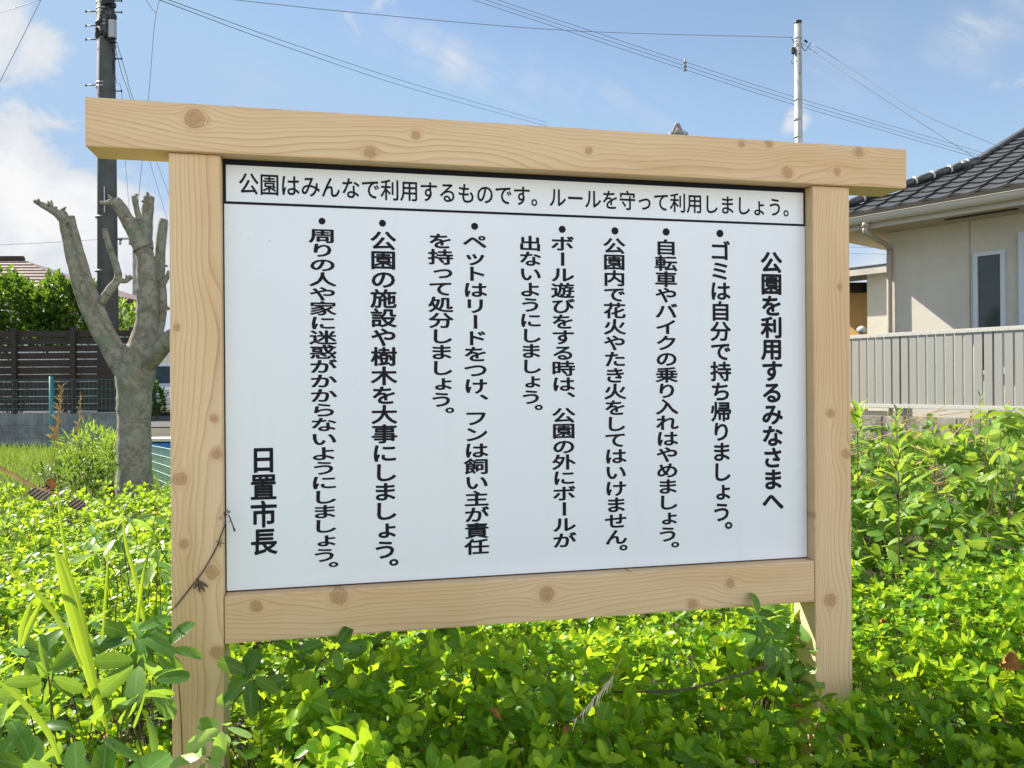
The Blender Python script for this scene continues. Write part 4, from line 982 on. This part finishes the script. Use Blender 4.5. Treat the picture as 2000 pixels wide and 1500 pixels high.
for sy in (-.5, .5): MB().obox(ce + fx * 1.7 + fy * sy + UP * .68, fx * .04, fy * .15, UP * .07, .02).build('headlight', M['alu'], car)

# ------------------------------------------------------------------ house on the right
hu = (RT * .63 - FW * .776).normalized()         # along the front wall, towards the viewer's right
hn = (-RT * .776 - FW * .63).normalized()        # out of that wall
HC = at(1733, 700, 11.0)                         # wall corner
HC.z = 0
ZE = at(1733, 456, 11.0).z                       # soffit level
HG = .95
house = empty('house', HC + hu * 3 - hn * 3 + UP * HG, 'beige one storey house with black tiled hip roof at right', 'house')
LW = 7.0; WD = 7.0
def hp(a, b, z): return HC + hu * a - hn * b + UP * z     # a along the front wall, b inwards
def hbox(mb, a0, a1, b0, b1, z0, z1, bev=0): return mb.obox(hp((a0 + a1) / 2, (b0 + b1) / 2, (z0 + z1) / 2), hu * (a1 - a0) / 2, hn * (b1 - b0) / 2, UP * (z1 - z0) / 2, bev)
hw = MB(); hbox(hw, 0, LW, 0, WD, HG - .3, ZE + .0); wall = hw.build('wall', M['stucco'], house)
jo = MB()
def wall_pt(px, py): return on_plane(px, py, hp(0, 0, 0), hn)
def wa(px, py=600): return (wall_pt(px, py) - HC).dot(hu)
hbox(jo, wa(1895) - .008, wa(1895) + .008, -.003, .02, HG, ZE); jo.build('joint', M['soffit'], wall)
OV = .62
so = MB(); hbox(so, -OV, LW, -OV, WD, ZE, ZE + .02); so.build('soffit', M['soffit'], house)
fa = MB(); hbox(fa, -OV - .02, LW, -OV - .02, -OV + .0, ZE - .02, ZE + .16); hbox(fa, -OV - .02, -OV, -OV, WD, ZE - .02, ZE + .16); fa.build('fascia', M['cream'], house)
va = MB(); a_ = wa(1930, 410) ; hbox(va, a_ - .35, a_ + .45, -.40, -.32, ZE - .012, ZE - .001); va.build('soffit_vent', M['darkwood'], house)
gu = MB(); R_ = .06
pr = [(math.cos(math.pi + math.pi * k / 8), math.sin(math.pi + math.pi * k / 8)) for k in range(9)]
pr2 = pr + [(1.15, .1), (1.15, .18), (-1.15, .18), (-1.15, .1)]
for (a0, a1) in ((-OV - .05, wa(1690, 440) - .1), (wa(1690, 440) - .098, LW)):
    vs = []
    for a in (a0, a1): vs += [hp(a, -OV - .02 - R_ * 1.2 + R_ * y_, ZE + .115 + R_ * 1.3 * z_) for y_, z_ in pr2]
    n_ = len(pr2); gu.add(vs, [(i, (i + 1) % n_, n_ + (i + 1) % n_, n_ + i) for i in range(n_)] + [tuple(range(n_)), tuple(range(2 * n_ - 1, n_ - 1, -1))])
gut = gu.build('gutter', M['cream'], house)
dp = MB(); g1 = on_plane(1690, 440, hp(0, -OV - .09, 0), hn); dp.tube([g1 + UP * .04, g1 - UP * .03], .045, 10); dp.tube(smooth_path([g1 - UP * .02, g1 - UP * .10 - hn * .05, hp(.06, -.06, ZE - .2), hp(.06, -.05, ZE - .36), hp(.06, -.05, ZE - 1.2), hp(.06, -.05, HG)], 6), .034, 12)
dp.build('downpipe', mat('taupe_pipe', (.40, .35, .31), .45), gut)
# window
w0, w1 = wa(1904), wa(1966); zt_ = wall_pt(1935, 491).z; zb_ = zt_ - 1.5
wf_ = MB(); fw_ = .05
hbox(wf_, w0, w1, -.05, .01, zt_ - fw_, zt_); hbox(wf_, w0, w1, -.05, .01, zb_, zb_ + fw_); hbox(wf_, w0, w0 + fw_, -.05, .01, zb_ + fw_, zt_ - fw_); hbox(wf_, w1 - fw_, w1, -.05, .01, zb_ + fw_, zt_ - fw_)
win = wf_.build('window', M['alu'], house); gp = MB(); hbox(gp, w0 + fw_, w1 - fw_, -.02, -.012, zb_ + fw_, zt_ - fw_); gp.build('pane', M['glass'], win)
w2 = wa(1994); wf2 = MB(); hbox(wf2, w2, w2 + .06, -.07, .01, zb_, zt_ + .18); hbox(wf2, w2 + .06, w2 + 1.6, -.07, .01, zt_ + .02, zt_ + .18); wn2 = wf2.build('window', M['alu'], house)
gp = MB(); hbox(gp, w2 + .06, w2 + 1.6, -.02, -.012, zb_, zt_ + .02); gp.build('pane', M['glass'], wn2)
# roof plane with tiles
ZR = ZE + .20; PITCH = math.radians(24)
e_o = hp(0, -OV - .05, ZR); ru = hu; rv = (-hn * math.cos(PITCH) + UP * math.sin(PITCH)); rn = ru.cross(rv)
if rn.z < 0: rn = -rn
def rp(px, py): p = on_plane(px, py, e_o, rn) - e_o; return p.dot(ru), p.dot(rv)
hipA = (-OV - .05, 0.0); hipB = rp(1892, 330); topC = rp(2000, 262)
dxy = (topC[0] - hipB[0], topC[1] - hipB[1]); topD = (hipB[0] + dxy[0] * 2.2, hipB[1] + dxy[1] * 2.2)
def inside_roof(a, v):
    lim = np.interp(a, [hipA[0], hipB[0], topD[0], LW], [0, hipB[1], topD[1], topD[1]]); return lim
tl = MB(); cw, rowh = .30, .245; rows = int(topD[1] / rowh) + 1
for j in range(rows):
    v0 = j * rowh; xs = np.arange(hipA[0], LW, cw); off = cw * .5 * (j % 2) * 0
    for x in xs:
        v_mid = inside_roof(np.array(x + cw * .5), 0)
        lo_lim, hi_lim = inside_roof(np.array(x), 0), inside_roof(np.array(x + cw), 0)
        if max(lo_lim, hi_lim) < v0 + .02: continue
        nseg = 8; vs = []
        for (vv, lift) in ((v0 - .03, .032), (v0 + rowh, .010)):
            for i in range(nseg + 1):
                s_ = i / nseg; a = x + off + cw * (s_ * 1.06 - .03); wv = .011 * math.cos(s_ * math.pi * 2) + (.012 if s_ > .9 else 0)
                vclip = min(vv, max(float(inside_roof(np.array(a), 0)), 0) + .02)
                vs.append(e_o + ru * a + rv * vclip + rn * (lift + wv))
        for i in range(nseg + 1):
            p = vs[i]; vs.append(p - rn * .028)
        m_ = nseg + 1
        fs = [(i, i + 1, m_ + i + 1, m_ + i) for i in range(nseg)] + [(2 * m_ + i, 2 * m_ + i + 1, i + 1, i) for i in range(nseg)]
        tl.add(vs, fs, False)
roof_o = tl.build('roof', M['tile'], house)
bk = MB(); poly = [hipA, (LW, 0), (LW, topD[1]), topD, hipB]
bk.add([e_o + ru * a + rv * v for a, v in poly] + [e_o + ru * a + rv * v - rn * .05 for a, v in poly], [(0, 1, 2, 3, 4), tuple(range(9, 4, -1))] + [(i, 5 + i, 5 + (i + 1) % 5, (i + 1) % 5) for i in range(5)])
# far slope of the hip, falling to the left eave
pA, pB, pD = [e_o + ru * a + rv * v for a, v in (hipA, hipB, topD)]
q1, q2 = hp(-OV - .05, WD, ZR), hp(hipB[0], WD, pB.z); bk.add([pA, pB, q2, q1], [(0, 1, 2, 3)]); q3 = hp(topD[0], WD, pD.z); bk.add([pB, pD, q3, q2], [(0, 1, 2, 3)])
bk.build('underlay', M['cap'], roof_o)
cp = MB(); st = MB(); hd_ = (pB - pA); nC = 9
for i in range(nC):
    a, b = pA + hd_ * (i / nC) + rn * .07, pA + hd_ * ((i + 1.06) / nC) + rn * .075
    cp.tube([a, b], [.055, .05], 12)
    c0 = pA + hd_ * ((i + 1.0) / nC) + rn * .078; st.tube([c0 - hd_.normalized() * .012, c0 + hd_.normalized() * .012], .059, 12)
cp.tube([pB + rn * .05 - hd_.normalized() * .08, pB + rn * .06 + hd_.normalized() * .14], [.085, .06], 10)
cp.build('hip_cap', M['cap'], roof_o); st.build('cap_strap', M['galv'], roof_o)
vg = MB(); vd = pD - pB; nV = 22
for i in range(nV):
    a = pB + vd * (i / nV); vg.obox(a + rn * (.055) , vd.normalized() * .10, hu * .05, rn * .022, .01)
vg.build('verge_tiles', M['tile'], roof_o)
# lower wing behind, with a sunlit cream wall and orange porch wall
wing = empty('garden_annexe', hp(-1.2, 7, HG), 'sunlit cream annexe with orange porch wall behind the downpipe', 'building')
D2 = 15.5
c0, c1 = at(1694, 650, D2), at(1762, 650, D2); zt2 = at(1700, 536, D2).z
wg = MB(); wn_ = (-RT * .9 - FW * .43).normalized(); wu = (RT * .43 - FW * .9).normalized()
cc = Vector((c0.x, c0.y, 0)); ln = 3.0
wg.add([cc + UP * HG, cc + UP * zt2, cc + hu * 1.5 + UP * zt2, cc + hu * 1.5 + UP * HG, cc - hn * 2.5 + UP * HG, cc - hn * 2.5 + UP * zt2], [(0, 3, 2, 1), (0, 1, 5, 4)])
wg.build('wall', M['stucco'], wing)
og = MB(); oc = at(1655, 650, D2 + 1.2); oc.z = 0; od = at(1700, 650, D2 + 1.2); od.z = 0; za_ = at(1680, 555, D2 + 1.2).z
og.add([oc - hu * 1.0 + UP * HG, oc + hu * 1.6 + UP * HG, oc + hu * 1.6 + UP * za_, oc - hu * 1.0 + UP * za_], [(0, 1, 2, 3)]); og.build('porch_wall', M['orange'], wing)
rfm = MB(); rfm.obox(cc + hu * .1 - hn * .55 + UP * (zt2 + .10), hu * 2.0, hn * .80, UP * .03); rfm.build('roof', M['cap'], wing)
rfm = MB(); rfm.obox(cc + hu * .1 + hn * .26 + UP * (zt2 + .02), hu * 2.0, hn * .015, UP * .055); rfm.build('fascia', M['cream'], wing)
rfm = MB(); bm_a = at(1650, 562, D2 + .9); rfm.obox(bm_a, RT * .9, FW * .05, UP * .10); rfm.build('lintel', M['darkwood'], wing)

# ------------------------------------------------------------------ slatted aluminium fence on the block wall
su = (RT * .57 - FW * .82).normalized(); sn = (-RT * .82 - FW * .57).normalized()
FA = at(1664, 655, 9.3); ztf, zbf = FA.z, at(1664, 795, 9.3).z; FA.z = 0
fen = empty('slatted_fence', FA + su * 1 + UP * zbf, 'beige aluminium fence of vertical slats before the beige house', 'fence')
def fpnt(px, py=700): return (on_plane(px, py, FA, sn) - FA).dot(su)
s0, s1 = -1.6, fpnt(2000) + 1.2
rl = MB()
for z in (ztf - .02, zbf + .02): rl.obox(FA + su * (s0 + s1) / 2 + UP * z, su * (s1 - s0) / 2, sn * .022, UP * .022, .004)
rl.build('rails', M['fencerail'], fen)
pit = fpnt(1791.5) - fpnt(1774.5)
sl = MB(); x = fpnt(1759) ; k0 = int((s0 - x) / pit)
for k in range(k0, int((s1 - x) / pit) + 1):
    c = x + pit * (k + .5); sl.obox(FA + su * c + UP * (ztf + zbf) / 2, su * (pit / 2 - .0085), sn * .010, UP * ((ztf - zbf) / 2 - .042), .002)
sl.build('slats', M['fence'], fen)
sc_ = MB()
for k in range(k0, int((s1 - x) / pit) + 1, 1):
    c = x + pit * (k + .5)
    for z in (ztf - .02, zbf + .02): p = FA + su * c + UP * z + sn * .0215; sc_.tube([p, p + sn * .003], .004, 6)
sc_.build('screws', M['steel'], fen)
for px in (1592, 1759, 1933):
    p = FA + su * fpnt(px) - sn * .045; MB().obox(p + UP * (ztf + zbf - .3) / 2, su * .03, sn * .025, UP * ((ztf - zbf) / 2 + .13), .003).build('post', M['concrete'], fen)
cw_ = empty('block_wall', FA + su * 1 + UP * .6, 'weathered stained block wall beneath the beige slatted fence', 'wall')
blocks(FA + su * s0, FA + su * s1, .35, zbf - .085, .8, .4, .075, M['stained'], cw_)
# odds and ends in the yard behind the fence
yl = empty('garden_lamp', at(1683, 668, 10.4) - UP * .8, 'small round lamp head above the fence beside the right post', 'lamp')
c = at(1683, 646, 10.4); MB().tube([c - UP * .8, c], .02, 8).build('stand', M['steel'], yl); MB().tube([c - UP * .02, c + UP * .03, c + UP * .06], [.055, .06, .02], 12).build('lamp_head', M['galv'], yl)
